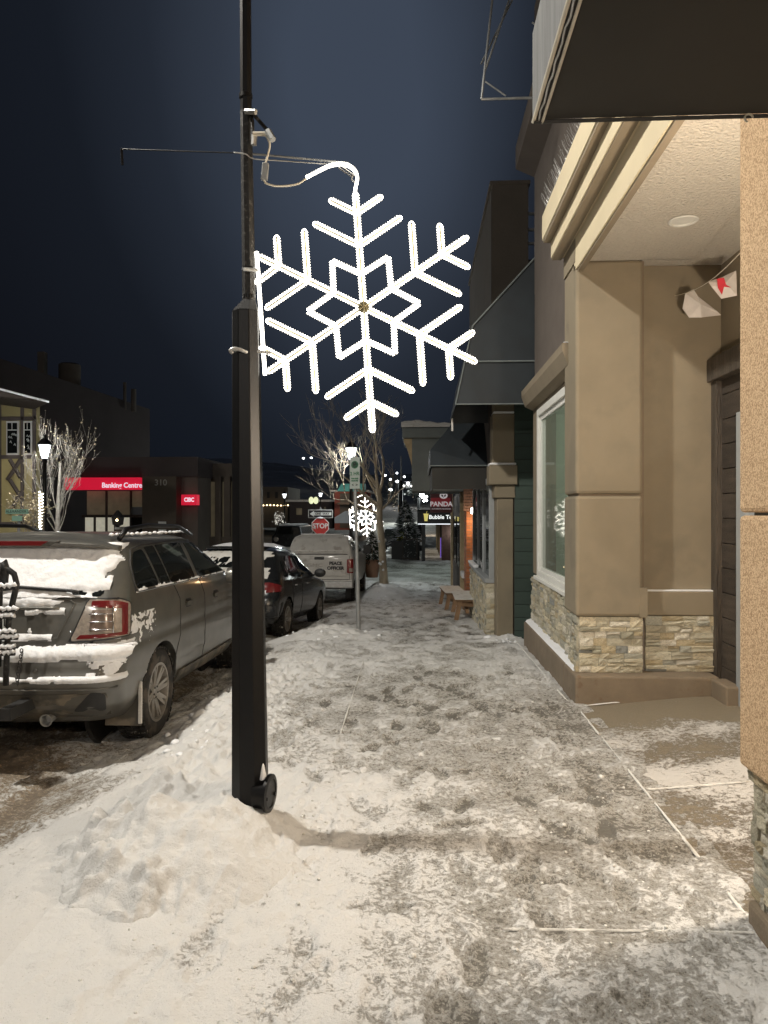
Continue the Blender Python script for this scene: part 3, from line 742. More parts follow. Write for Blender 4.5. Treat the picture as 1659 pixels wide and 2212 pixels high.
# bunting in the entrance
bt = thing('flag_bunting', 'string of two crumpled white flags with red marks hanging in the entrance', 'bunting', (2.36, 6.2, 3.7))
p0 = Wp(1452, 640, 6.98); p1 = Wp(1640, 500, 4.9)
def sag(t): p = p0.lerp(p1, t); p.z -= .10*math.sin(math.pi*t); return p
MB().tube([sag(i/14) for i in range(15)], .003, 5).build('string', M['cable'], bt)
MB().lathe([(.004, 0), (.012, .006), (.004, .02)], 8, (p0.x, p0.y-.01, p0.z-.01)).build('hook', M['steel'], bt)
def flag(t0, outline, red):
    base = sag(t0); n = len(outline); vs = []; 
    mb = MB(); 
    for k, (u, v) in enumerate(outline):
        vs.append(base+Vector((u*.8, .03*math.sin(k*2.1), v*.8)))
    cpt = sum(vs, Vector())/n; cpt.y -= .05
    mb.add(vs+[cpt], [(i, (i+1) % n, n) for i in range(n)])
    f = mb.build('flag', M['flag_white'], bt)
    if red:
        rb = MB(); rb.add([cpt+Vector((a*.8, -.012-.02*abs(a), c*.8)) for a, c in red], [tuple(range(len(red)))])
        rb.build('red_mark', M['flag_red'], f)
    sol = f.modifiers.new('s', 'SOLIDIFY'); sol.thickness = .002
    return f
flag(.20, [(0, 0), (.10, .05), (.13, -.05), (.34, -.20), (.40, -.24), (.16, -.28), (.04, -.27), (-.02, -.16)], None)
f2 = flag(.50, [(0, 0), (.16, .06), (.26, .10), (.28, -.14), (.14, -.16), (.02, -.06)], [(-.09, .04), (-.02, .05), (.0, -.02), (.05, -.05), (-.02, -.04), (-.04, -.12), (-.08, -.05)])
# ================================================================== neighbour with the green block wall and navy awnings
nb = thing('navy_awning_shop', 'dark shopfront with green block side wall, tan pilaster and stone base', 'building', (1.3, 12.5, -.2))
box_part('wall', M['slate'], nb, 1.55, 3.5, 11.75, 15.9, -.6, 4.6)
z = -.25; k = 0
gm = MB().box(0, .205, 0, .1, 0, .193).build('block', M['green_block'], nb, bevel=.004, local=True)
gm.scale = (.61/.205, 1, 1); gm.location = Vector((1.435, 11.33, z))-WO[nb.name]
while z < 4.4:
    for i in range(-1, 3):
        x = 1.435+.62*i
        if x < 1.42 or x > 2.1: continue
        if not (k == 0 and i == 0): put(gm, 'block', nb, (x, 11.33, z), (0, 0, 0), (.61/.205, 1, 1))
    z += .20; k += 1
box_part('mortar_wall', M['dark_timber'], nb, 1.43, 3.4, 11.35, 11.8, -.5, 4.6)
# pilaster
def pil(x0, x1, z0, z1, d=.0, m='stucco_far'): return MB().box(x0, x1, 11.36-d, 11.75, z0, z1).build('pilaster_block', M[m], nb, bevel=.012)
pil(1.17, 1.42, -.4, 1.96); pil(1.13, 1.46, 1.965, 2.16, .03); pil(1.05, 1.475, 2.165, 2.46, .08); pil(1.105, 1.435, 2.47, 3.25, .02); pil(1.13, 1.45, 3.255, 3.5, .0)
MB().box(1.06, 1.46, 11.30, 11.7, 2.462, 2.50).build('pilaster_snow', M['snow'], nb, bevel=.015)
MB().box(1.12, 1.43, 11.33, 11.7, 3.252, 3.285).build('pilaster_snow', M['snow'], nb, bevel=.012)
# shop windows along the street
z0w, z1w = .70, 2.2
for y in (11.75, 13.0, 14.2, 15.35):
    MB().box(1.09, 1.17, y, y+.09, z0w, z1w).build('window_post', M['grey_frame'], nb, bevel=.004)
MB().box(1.09, 1.17, 11.75, 15.44, z1w, z1w+.10).build('window_head', M['grey_frame'], nb)
MB().box(1.12, 1.14, 11.84, 15.35, z0w, z1w).build('pane', M['glass'], nb)
MB().box(1.02, 1.20, 11.75, 15.5, z0w-.07, z0w-.003).build('sill', M['grey_frame'], nb, bevel=.005)
MB().box(1.0, 1.10, 14.0, 15.5, z0w+.0, z0w+.05).build('sill_snow', M['snow'], nb, bevel=.012)
MB().box(1.08, 1.55, 11.75, 15.5, -.7, z0w-.07).build('stone_backing', M['mortar'], nb)
veneer(nb, (1.075, 15.5, -.55), 3.75, 1.17, 'W', seed=31, rh=(.06, .09), sw=(.14, .34))
veneer(nb, (1.045, 11.745, -.35), .125, .97, 'S', seed=32, rh=(.06, .09), sw=(.1, .125))
box_part('fascia', M['dark_timber'], nb, 1.12, 1.55, 11.76, 15.6, 2.305, 4.6)

a1 = thing('navy_awning', 'large dark navy waterfall awning beyond the white framed window', 'awning', (1.0, 11, 3.5))
def awning(parent, prof, xw, y0, y1, hip0=0, m='awning_navy', hem=.30):
    """prof: list of (x,z) from wall top outward to the hem; y0 near end, y1 far end"""
    n = len(prof); ytop = prof[0][1]; vs = []
    for (x, z) in prof:
        t = (z-prof[-1][1])/(ytop-prof[-1][1])
        vs += [(x, y0+hip0*t**1.2, z), (x, y1-hip0*t**1.2, z)]
    top = MB(); top.add(vs, [(2*i, 2*i+1, 2*i+3, 2*i+2) for i in range(n-1)])
    o = top.build('canvas', M[m], parent)
    for s, nm in ((0, 'end_panel'), (1, 'end_panel')):
        e = MB(); pts = [vs[2*i+s] for i in range(n)]
        yw = (y0, y1)[s]
        pts2 = [(xw, pts[0][1], prof[0][1])]+[(xw, yw, prof[-1][1])]
        e.add(pts+[pts2[1], pts2[0]], [tuple(range(n+2)) if s else tuple(range(n+1, -1, -1))])
        e.build(nm, M[m], parent)
    return o
awning(a1, [(1.93, 5.62), (.72, 4.28), (.67, 4.05), (.60, 3.80), (.49, 3.22)], 2.3, 10.14, 12.3)
MB().tube([(1.95, 10.13, 5.63), (.715, 10.13, 4.285)], .012, 6).tube([(.715, 10.13, 4.285), (.485, 10.13, 3.22)], .010, 6).tube([(.60, 10.125, 3.80), (1.6, 10.125, 3.80)], .012, 6).tube([(.485, 10.13, 3.22), (1.5, 10.13, 3.22)], .01, 6).build('piping', M['slate'], a1)
MB().box(.5, .53, 11.9, 11.93, 3.05, 3.25).build('tie_bracket', M['steel'], a1)
a2 = thing('navy_awning', 'smaller hipped dark awning over the pavement beyond the tan pilaster', 'awning', (.7, 13.5, 2.8))
awning(a2, [(1.12, 3.62), (.70, 3.50), (.45, 3.15), (.17, 2.80), (.17, 2.52)], 1.12, 12.35, 15.5, .9)
MB().box(.20, 1.1, 12.38, 12.40, 2.13, 2.50).box(.20, .22, 12.4, 15.4, 2.13, 2.50).build('valance', M['awning_black'], a2)
MB().tube([(.17, 12.34, 2.52), (1.12, 12.34, 2.52)], .010, 6).tube([(.17, 12.34, 2.5), (.17, 15.5, 2.5)], .01, 6).build('piping', M['slate'], a2)

tb_ = thing('tall_parapet_block', 'tall plain tan block rising above the awnings toward the dark sky', 'building', (2.0, 18, 0))
box_part('front_wall', M['box_brown'], tb_, 1.55, 2.32, 16.0, 23, 2.4, 8.78)
box_part('street_wall', M['box_side'], tb_, 1.53, 1.549, 16.02, 23, 2.4, 8.70)
MB().box(1.50, 2.36, 15.97, 23.1, 8.78, 8.86).build('coping', M['box_brown'], tb_)
for z in (7.6, 7.9, 8.25): MB().box(2.33, 3.0, 16.3, 16.36, z, z+.05).build('rail', M['steel'], tb_)
MB().box(2.34, 4.2, 16.4, 17, 2.4, 7.3).build('rear_wall', M['dark_wall'], tb_)

# projecting slate canopy with its snow cap
pc = thing('snow_capped_canopy', 'slate grey projecting canopy block with a snow cap and curved bracket', 'canopy', (.5, 20, 2.3))
MB().box(-.22, 1.6, 19.6, 22.5, 2.30, 3.86).build('fascia', M['slate'], pc, bevel=.02)
MB().box(-.47, 1.62, 19.5, 22.6, 3.70, 3.99).build('cornice', M['slate'], pc, bevel=.03)
sm = MB(); n = 24
vs = []
for i in range(n):
    x = -.50+2.2*i/(n-1); h = .14+.09*math.exp(-((i-4)/4.)**2)+.015*math.sin(i*1.7)
    vs += [(x, 19.45, 3.985), (x, 19.50, 3.985+h*.8), (x, 20.2, 3.985+h), (x, 22.6, 3.985+h)]
sm.add(vs, [(i*4+k, (i+1)*4+k, (i+1)*4+k+1, i*4+k+1) for i in range(n-1) for k in range(3)])
sm.add(vs[:4]+[(vs[0][0], 22.6, 3.985)], [(4, 3, 2, 1, 0)])
sm.build('snow_cap', M['snow_dirty'], pc, smooth='all')
br = [(-.43, 3.69)]+[(-.43+.21*(i/8)**.7, 3.60-.62*(i/8)) for i in range(9)]+[(-.215, 2.9), (-.215, 3.69)]
MB().prism([Vector((x, 0, z)) for x, z in br], (0, 19.6, 0), (0, 19.75, 0)).build('bracket', M['post_cream'], pc)

# brick shop
bs = thing('brick_shop', 'small brick shopfront with lit orange bricks beyond the benches', 'building', (1.3, 18.5, -.6))
bm_ = MB().box(0, 1, 0, 1, 0, 1).build('brick', M['brick'], bs, local=True); bm_.location = Vector((1.155, 18.50, -.60))-WO[bs.name]; bm_.scale = (.085, .09, .058)
k = 0; z = -.60
while z < 1.72:
    cuts = [1.155, 1.243, 1.36] if k % 2 else [1.155, 1.30, 1.36]
    for a, b_ in zip(cuts[:-1], cuts[1:]):
        if not (k == 0 and a < 1.2 and bm_.name == 'x'):
            put(bm_, 'brick', bs, (a, 18.50, z), (0, 0, 0), (b_-a-.008, .09, .060))
    for j in range(4):
        y = 18.60+.21*j+(.1 if k % 2 else 0)
        put(bm_, 'brick', bs, (1.155, y, z), (0, 0, 0), (.09, .20, .060))
    z += .072; k += 1
bpy.data.objects.remove(bm_)
bk = bpy.data.meshes.new('brick_dark')
src = next(o for o in bs.children if o.name.startswith('brick')).data.copy(); src.materials.clear(); src.materials.append(M['brick_dark'])
while z < 2.5:
    cuts = [1.08, 1.243, 1.36] if k % 2 else [1.08, 1.17, 1.36]
    for a, b_ in zip(cuts[:-1], cuts[1:]): put(src, 'brick', bs, (a, 18.45, z), (0, 0, 0), (b_-a-.008, .09, .060))
    z += .072; k += 1
box_part('mortar', M['mortar'], bs, 1.165, 1.36, 18.51, 19.45, -.8, 1.75)
box_part('wall', M['dark_timber'], bs, 1.36, 3.0, 18.4, 29, -1, 2.6)
box_part('roof_slab', M['dark_timber'], bs, 1.05, 3.0, 15.6, 28.5, 2.51, 2.62)
MB().box(1.18, 1.30, 19.5, 19.62, -.8, 2.3).build('door_frame', M['dark_timber'], bs)
MB().box(1.10, 1.28, 20.4, 20.60, -.85, 2.45).build('cream_post', M['post_cream'], bs, bevel=.01)
MB().box(1.20, 1.34, 20.7, 27.0, -.9, 2.3).build('street_wall', M['dark_timber'], bs)
MB().box(1.10, 1.34, 19.5, 20.3, .0, .15).build('sill_snow', M['snow'], bs, bevel=.02)
for y in (22.2, 24.2, 26.2): MB().box(1.17, 1.20, y, y+1.2, .1, 1.6).build('pane', M['glass'], bs)
MB().box(1.12, 1.19, 26.9, 27.3, -.95, 2.45).build('cream_post', M['post_cream'], bs)
wl = MB().lathe([(.0, 0), (.05, .02), (.05, .12), (.02, .16)], 10, (1.28, 18.10, 1.70)).build('wall_lamp', M['lamp_glow'], bs, smooth=True)
lamp('brick_wall_lamp_light', 'POINT', (1.26, 18.12, 1.45), 13, (1.0, .62, .30), .05)
lamp('pavement_shop_light', 'SPOT', (1.10, 20.2, 2.42), 420, (1.0, .83, .58), .10, 125, .7, (-.1, 20.6, -.7))
MB().box(1.05, 1.2, 20.1, 20.3, 2.46, 2.505).build('downlight', M['lamp_glow'], bs)

# hanging restaurant sign
ps = thing('hanging_shop_sign', 'square dark red hanging sign with a white panda face over the pavement', 'sign', (.68, 24, 1.7))
x0, x1, z0, z1 = .33, 1.04, 1.73, 2.43; ys_ = 23.98
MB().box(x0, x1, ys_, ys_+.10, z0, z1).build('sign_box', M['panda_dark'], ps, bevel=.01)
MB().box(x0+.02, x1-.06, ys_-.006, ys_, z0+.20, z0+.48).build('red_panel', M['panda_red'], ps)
MB().tube([(.5, ys_+.05, z1), (.5, ys_+.05, z1+.12), (1.3, ys_+.05, z1+.12)], .015, 6).build('bracket', M['dark_plastic'], ps)
Mx = Matrix.Rotation(R(90), 3, 'X')
cx, cz = .76, 2.29
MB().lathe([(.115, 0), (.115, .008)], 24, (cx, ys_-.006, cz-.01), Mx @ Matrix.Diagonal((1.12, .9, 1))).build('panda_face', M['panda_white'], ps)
pf = MB()
for s in (-1, 1):
    pf.lathe([(.034, 0), (.034, .006)], 14, (cx+s*.045, ys_-.016, cz-.012), Mx @ Matrix.Rotation(s*-.5, 3, 'Z') @ Matrix.Diagonal((.75, 1.25, 1)))
    pf.lathe([(.036, 0), (.036, .006)], 14, (cx+s*.105, ys_-.004, cz+.088), Mx)
pf.lathe([(.014, 0), (.014, .006)], 10, (cx, ys_-.016, cz-.06), Mx)
pf.build('panda_markings', M['sign_black'], ps)
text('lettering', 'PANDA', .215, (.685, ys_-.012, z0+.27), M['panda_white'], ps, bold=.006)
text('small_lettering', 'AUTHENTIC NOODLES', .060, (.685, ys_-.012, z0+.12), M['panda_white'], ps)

# far shop with the bubble tea canopy
bt_ = thing('bubble_tea_shop', 'far shop across the side street with a black canopy sign and rough brick pillar', 'building', (1.5, 42, -1))
box_part('canopy_fascia', M['sign_black'], bt_, -.10, 3.4, 40.0, 40.12, 1.12, 1.86)
MB().box(-.10, 3.4, 40.0, 57, 1.80, 1.86).build('canopy_roof', M['dark_timber'], bt_)
MB().box(-.12, 3.4, 39.96, 40.02, 1.08, 1.12).build('light_strip', mat('strip_glow', (.8, .8, .8), .5, 0, 0, 1, emit=1.4, ecol=(.9, .95, 1)), bt_)
MB().box(-.05, 1.3, 40.0, 57, 1.861, 1.99).build('canopy_snow', M['snow'], bt_, bevel=.04)
M['sign_lit'] = mat('sign_lit', (.8, .8, .8), .5, 0, 0, 1, emit=1.1, ecol=(.95, 1, .97))
text('lettering', 'Bubble Tea o Anime', .30, (1.72, 39.985, 1.47), M['sign_lit'], bt_, bold=.004)
cup = MB().prism([Vector((.20, 0, 1.62)), Vector((.44, 0, 1.62)), Vector((.40, 0, 1.26)), Vector((.24, 0, 1.26))], (0, 39.97, 0), (0, 39.995, 0))
cup.box(.18, .46, 39.965, 39.995, 1.62, 1.66).tube([(.33, 39.98, 1.66), (.38, 39.98, 1.80)], .012, 6)
cup.build('cup_picture', mat('cup_yellow', (.7, .6, .15), .5, 0, .1, 3, emit=.5, ecol=(1, .85, .25)), bt_)
MB().box(1.22, 1.82, 41.7, 42.3, -1.1, 1.12).build('brick_pillar', M['brick_dark'], bt_)
pr = MB(); rng = random.Random(8)
for r_ in range(24):
    z = -.98+r_*.086; x = 1.22
    while x < 1.80:
        w_ = min(rng.uniform(.12, .3), 1.82-x); pr.box(x, x+w_-.012, 41.66-rng.uniform(0, .03), 41.70, z, z+.076); x += w_
stuff(pr.build('ledge_stone', M['brick_dark'], bt_))
box_part('shop_wall', M['bank_brown'], bt_, 1.85, 4, 42.3, 60, -1.1, 1.8)
box_part('shop_wall', M['slate'], bt_, 1.3, 4, 44, 58, -1.1, 1.8)
for i in range(7): MB().box(1.20, 1.32, 44.3+i*2, 44.5+i*2, -1.1, 1.8).build('pier', M['post_cream' if i % 2 else 'dark_timber'], bt_)
MB().box(1.18, 1.22, 43.1, 43.2, -.9, .25).build('purple_light', M['purple_glow'], bt_)
for y in (56.0, 40.2): MB().box(.10, .28, y, y+.18, -1.0, 1.12).build('canopy_post', M['dark_plastic'], bt_)
for y in (44.5, 48.5, 52.5): lamp('canopy_downlight', 'SPOT', (.9, y, 1.75), 70, (1, .85, .66), .08, 110, .4, (.7, y, -1))
lamp('far_path_light', 'SPOT', (0, 72, 6), 1500, (1, .82, .6), .2, 100, .8, (-.2, 76, 0))
lamp('corner_shop_light', 'POINT', (1.9, 41.2, .6), 18, (.9, .95, 1), .1)

# benches
def bench(label, loc, rz, lean=0):
    b = thing('wooden_bench', label, 'bench', loc, rz, 'rustic wooden benches along the shop wall')
    for i in range(3): MB().box(-.235+i*.16, -.235+i*.16+.152, -.75, .75, .41, .45).build('plank', M['wood_bench'], b, bevel=.006, local=True)
    MB().box(-.25, .25, -.77, .77, .451, .472).build('seat_snow', M['snow_dirty'], b, bevel=.008, local=True)
    for y in (-.68, .68):
        MB().box(-.21, .21, y-.02, y+.02, .30, .41).build('rail', M['wood_bench'], b, bevel=.004, local=True)
        for s in (-1, 1):
            MB().prism([Vector((s*.10, 0, .41)), Vector((s*.19, 0, .41)), Vector((s*.27, 0, 0)), Vector((s*.18, 0, 0))], (0, y-.045, 0), (0, y+.0, 0)).build('leg', M['wood_bench'], b, local=True)
    MB().box(-.03, .03, -.68, .68, .16, .24).build('stretcher', M['wood_bench'], b, local=True)
    return b
b1 = bench('nearer weathered wooden bench with splayed legs against the shop wall', (.93, 15.3, float(F(15.3))+.02), 0)
b1.scale = (1, 1, .95)
b2 = clone(b1, (.78, 18.0, float(F(18.0))+.02), R(4), 'farther wooden bench half hidden behind the nearer one, in the orange light')

# ================================================================== the black street lamp pole
bp_ = thing('street_lamp_pole', 'thick black eight-sided street lamp pole carrying the big lit snowflake', 'street lamp', (-.915, 3.97, .05))
def Pp(py, ry=3.97, px=None): return Wp(px, py, ry)
def oct_(y_px, x0, x1, ry=3.965):
    a = Wp(x0, y_px, ry); b_ = Wp(x1, y_px, ry); return (a+b_)/2, (b_-a).length/2
lo = oct_(1790, 503, 580); up_ = oct_(674, 503, 558)
def octcol(mb, c0, r0, c1, r1, seg=8, rot=R(22.5)+YAW):
    vs = []
    for c, r in ((c0, r0), (c1, r1)):
        r = r/math.cos(math.pi/8)
        vs += [c+Vector((r*math.cos(rot+2*math.pi*k/seg), r*math.sin(rot+2*math.pi*k/seg), 0)) for k in range(seg)]
    mb.add(vs, [(k, (k+1) % seg, seg+(k+1) % seg, seg+k) for k in range(seg)]+[tuple(range(seg-1, -1, -1)), tuple(range(seg, 2*seg))])
mb = MB(); octcol(mb, lo[0]-Vector((0, 0, .15)), lo[1], up_[0], up_[1]); mb.build('lower_shaft', M['black_metal'], bp_, bevel=.004)
mb = MB(); c1 = up_[0]+Vector((.018, 0, .06)); octcol(mb, up_[0], up_[1], c1, .034); mb.build('shoulder', M['black_metal'], bp_)
M['frosted_black'] = mat('frosted_black', (.016, .016, .016), .5, 0, .6, 40, 1.2, 120, spec=.4, dirt=(.09, .085, .08), dscale=40, dthr=.58)
top = Wp(531, 240, 3.97); mb = MB(); octcol(mb, c1-Vector((0, 0, .03)), .034, top, .029); mb.build('upper_shaft', M['frosted_black'], bp_)
tt = Vector((top.x-.02, top.y, 8.3)); mb = MB(); octcol(mb, top, .029, tt, .024); mb.build('upper_shaft', M['black_metal'], bp_)
for zz in (c1.z+.02, 3.05, 3.98):
    t = (zz-c1.z)/(top.z-c1.z); c = c1.lerp(top, t); MB().lathe([(.033, -.012), (.036, -.010), (.036, .010), (.033, .012)], 16, c).build('clamp_band', M['black_metal'], bp_, smooth=True)
MB().tube([(tt.x, tt.y, 8.2), (-2.3, 4.0, 8.45), (-3.6, 4.0, 8.40)], [.035, .03, .03], 8).build('lamp_arm', M['black_metal'], bp_)
MB().box(-4.35, -3.55, 3.85, 4.15, 8.32, 8.44).build('lamp_head', M['dark_plastic'], bp_, bevel=.03)
MB().box(-4.25, -3.70, 3.90, 4.10, 8.305, 8.32).build('lamp_lens', M['lamp_glow'], bp_)
# hand hole boss with its cover at the foot
foot = Wp(566, 1712, 3.93)
Mh = Matrix.Rotation(YAW-R(12), 3, 'Z') @ Matrix.Rotation(R(90), 3, 'Y')
bo = MB().lathe([(.085, -.03), (.085, .030), (.080, .034)], 28, foot+Vector((0, 0, -.0)), Mh).build('boss', M['black_metal'], bp_, smooth=True)
MB().lathe([(.060, .030), (.098, .032), (.098, .048), (.075, .052), (.070, .046)], 32, foot, Mh @ Matrix.Diagonal((1, 1, 1))).build('cover_disc', M['black_metal'], bp_, smooth=True)
for a in (1.2, -1.4): MB().lathe([(.009, .04), (.009, .056)], 8, foot+Mh @ Vector((.06*math.cos(a), .06*math.sin(a), 0)), Mh).build('cover_screw', M['dark_plastic'], bp_)
sl = MB(); sl.lathe([(.0, -.02), (.05, .0), (.045, .05), (.02, .11), (.0, .14)], 12, foot+Vector((.005, -.01, .035)), Matrix.Diagonal((.45, .6, 1)))
sl.build('clinging_snow', M['snow'], bp_, smooth='all')
# gear near the top: spot lamp bracket, adapter, cables, banner arms
g = Wp
spb = MB().tube([g(541, 242, 3.95), g(545, 262, 3.93), g(545, 312, 3.93)], .010, 6).tube([g(546, 246, 3.93), g(583, 288, 3.90)], .011, 6)
spb.build('bracket', M['frosted_black'], bp_)
MB().tube([g(530, 241, 3.93), g(552, 242, 3.90)], .014, 8).build('bracket_cap', M['steel'], bp_)
MB().tube([g(546, 289, 3.90), g(574, 289, 3.90)], .012, 8).build('cable_clamp', M['cable'], bp_)
MB().tube([g(578, 283, 3.89), g(589, 302, 3.87)], .018, 6).build('spot_head', M['grey_steel'], bp_)
MB().tube([g(549, 292, 3.92), g(548, 313, 3.92)], .015, 6).build('bracket_foot', M['steel'], bp_)
def curve(pts, r, name, m, parent, seg=8, n=14, local=False):
    P = [Vector(p) for p in pts]; outp = []
    for i in range(len(P)-1):
        p0, p1, p2, p3 = P[max(i-1, 0)], P[i], P[i+1], P[min(i+2, len(P)-1)]
        for k in range(n):
            t = k/n; outp.append(.5*((2*p1)+(p2-p0)*t+(2*p0-5*p1+4*p2-p3)*t*t+(3*p1-p0-3*p2+p3)*t**3))
    outp.append(P[-1])
    o = MB().tube(outp, r, seg).build(name, m, parent, smooth='all', local=local); return o, outp
curve([g(571, 289, 3.9), g(582, 310, 3.9), g(578, 335, 3.9), g(572, 355, 3.9)], .0055, 'cable', M['cable'], bp_)
MB().box(-.017, .017, -.012, .012, -.045, .045, Matrix.Translation(g(572, 371, 3.9)) @ Matrix.Rotation(.1, 4, 'Y')).build('adapter_box', M['grey_steel'], bp_, bevel=.004)
curve([g(569, 386, 3.9), g(575, 396, 3.9), g(600, 402, 3.9), g(640, 398, 3.9), g(660, 386, 3.9)], .0055, 'cable', M['cable'], bp_)
MB().tube([g(528, 331, 3.97), g(752, 352, 4.0)], .0055, 6).build('banner_arm', M['grey_steel'], bp_)
MB().tube([g(262, 322, 4.0), g(528, 331, 3.99)], .0032, 6).build('banner_arm', M['black_metal'], bp_)
MB().tube([g(262, 322, 4.0), g(264, 356, 4.0)], .007, 8).build('arm_end_cap', M['black_metal'], bp_, smooth=True)
curve([g(505, 329, 3.9), g(530, 333, 3.9), g(548, 343, 3.92), g(600, 347, 3.96), g(700, 354, 4.0)], .0035, 'guy_wire', M['steel'], bp_, 5)
MB().tube([g(556, 584, 3.94), g(526, 581, 3.9)], .010, 6).build('lower_arm', M['grey_steel'], bp_)
MB().tube([g(505, 756, 3.9), g(585, 762, 3.96)], .0085, 6).build('lower_arm', M['steel'], bp_)
curve([g(533, 762, 3.9), g(520, 756, 3.88), g(506, 753, 3.87), g(497, 757, 3.87), g(502, 763, 3.87)], .010, 'hook', M['steel'], bp_)
MB().tube([g(528, 765, 3.9), g(541, 778, 3.9)], .004, 5).build('wire_end', M['dark_plastic'], bp_)
MB().tube([g(700, 352, 3.99), g(716, 362, 3.99)], .004, 5).build('wire_end', M['steel'], bp_)

# ================================================================== the lit snowflake
FC = Wp(785, 664, 3.97); SCL = 3.97/1598
fl = thing('snowflake_light', 'big white rope-light snowflake hanging on the near black pole', 'snowflake light', FC, YAW)
fl['group'] = 'lit snowflake decorations on poles'
TILT = -R(4.1)
def rot2(u, v, a): return (u*math.cos(a)-v*math.sin(a), u*math.sin(a)+v*math.cos(a))
def P2(u, v, d=0): return Vector((u*SCL, d, v*SCL))
OFF = 4.1; RR = .0042
def member(mb, mbb, mf, a, b_, gap=OFF, capa=False, capb=True, seed=0):
    """a, b in photo units relative to the centre; two rope runs either side of a steel bar"""
    ax, ay = a; bx, by = b_; L_ = math.hypot(bx-ax, by-ay); ux, uy = (bx-ax)/L_, (by-ay)/L_; nx, ny = -uy, ux
    run = []
    for s in (-1, 1):
        run.append([P2(ax+nx*gap*s, ay+ny*gap*s), P2(bx+nx*gap*s, by+ny*gap*s)])
        mb.tube(run[-1], RR, 7)
        n = int(L_/6.2)
        for k in range(n+1):
            t = (k+.5)/(n+1); q = P2(ax+ux*L_*t+nx*(gap+2.3)*s, ay+uy*L_*t+ny*(gap+2.3)*s, -.002); mbb.bead(q, .0048)
    if capb: mb.tube([P2(bx+nx*gap*math.cos(t)+ux*gap*math.sin(t), by+ny*gap*math.cos(t)+uy*gap*math.sin(t)) for t in [i*math.pi/6 for i in range(7)]], RR, 7)
    mf.tube([P2(ax, ay, .008), P2(bx, by, .008)], .004, 5)
def flake():
    frame = MB()
    Ls = {0: 245, 1: 268, 2: 267, 3: 266, 4: 246, 5: 250}
    for k in range(6):
        ang = R(90)-R(60)*k+TILT*-1+R(0)
        ang = R(90)+R(4.1)-R(60)*k
        mb = MB(); bb = MB()
        tr = lambda u, v: rot2(u, v, ang)
        full = Ls[k]
        member(mb, bb, frame, tr(12, 0), tr(full, 0), seed=k)
        for (r0, ln) in ((134, 106), (204, 62)):
            for s in (-1, 1):
                c = tr(r0, 0); d = rot2(ln, 0, ang+s*R(60)); e_ = (c[0]+d[0], c[1]+d[1])
                e_ = (max(e_[0], -226+( .075*(-e_[1])) ), e_[1]) if k in (4, 5) and ln == 62 else e_
                member(mb, bb, frame, c, e_, seed=k)
        arm = mb.build('rope_light_arm', M['rope'], fl, smooth=True, local=True)
        bb.build('bead_row', M['bead'], arm, local=True)
    mb = MB(); bb = MB(); pts = []
    for i in range(12):
        a = R(90)+R(4.1)-R(30)*i; r = 72 if i % 2 == 0 else 121
        pts.append((r*math.cos(a), r*math.sin(a)))
    for i in range(12): member(mb, bb, frame, pts[i], pts[(i+1) % 12], 2.9, False, False)
    st = mb.build('rope_light_star', M['rope'], fl, smooth=True, local=True); bb.build('bead_row', M['bead'], st, local=True)
    mb = MB().tube([P2(-231, 120), P2(-213, -146)], .010, 8); mb.build('rope_light_side_bar', M['rope'], fl, smooth=True, local=True)
    frame.build('steel_frame', M['flake_frame'], fl, local=True)
    hub = MB()
    for k in range(6):
        a = R(k*60+4+30); hub.tube([P2(0, 0, -.018), P2(11*math.cos(a), 11*math.sin(a), -.018)], .006, 6)
    hub.lathe([(.03, -.002), (.03, .002)], 12, (0, -.01, 0), Matrix.Rotation(R(90), 3, 'X'))
    hub.build('hub', M['flake_frame'], fl, local=True)
flake()
lead = [(-124, 280), (-95, 295), (-70, 306), (-45, 308), (-25, 300), (-14, 282), (-18, 255), (-20, 235)]
o, pp = curve([P2(u, v) for u, v in lead], .0085, 'rope_light_lead', M['rope'], fl, local=True)
bb = MB()
for i in range(0, len(pp), 2): bb.bead(pp[i]+Vector((.003, -.004, .009)), .0058)
bb.build('bead_row', M['bead'], o, local=True)
MB().tube([P2(-19+7*math.cos(t), 278+7*math.sin(t)) for t in [i*.42 for i in range(16)]], .004, 6).tube([P2(-54, 302), P2(-24, 281)], .004, 6).tube([P2(-50, 306), P2(-22, 286)], .004, 6).build('hanging_ring', M['steel'], fl, local=True)

for (x, y, sx, lab) in ((-.92, -15.0, -1, 'unseen added black street lamp pole behind the photographer, back along the kerb'), (-17.2, 14.5, 1, 'unseen added black street lamp pole on the far side of the road')):
    t = thing('street_lamp_pole', lab, 'street lamp', (x, y, 0), 0, 'tall black street lamps added out of view')  # out-of-view poles built to carry the two added fill lamps
    mb = MB(); octcol(mb, Vector((x, y, -.3)), .09, Vector((x, y, 2.9)), .075); mb.build('lower_shaft', M['black_metal'], t)
    mb = MB(); octcol(mb, Vector((x, y, 2.9)), .035, Vector((x, y, 8.3)), .03); mb.build('upper_shaft', M['black_metal'], t)
    MB().tube([(x, y, 8.2), (x+sx*1.5, y, 8.45), (x+sx*2.8, y, 8.42)], .03, 8).build('lamp_arm', M['black_metal'], t)
    MB().box(x+sx*3.2-.4, x+sx*3.2+.4, y-.15, y+.15, 8.34, 8.46).build('lamp_head', M['dark_plastic'], t, bevel=.03)
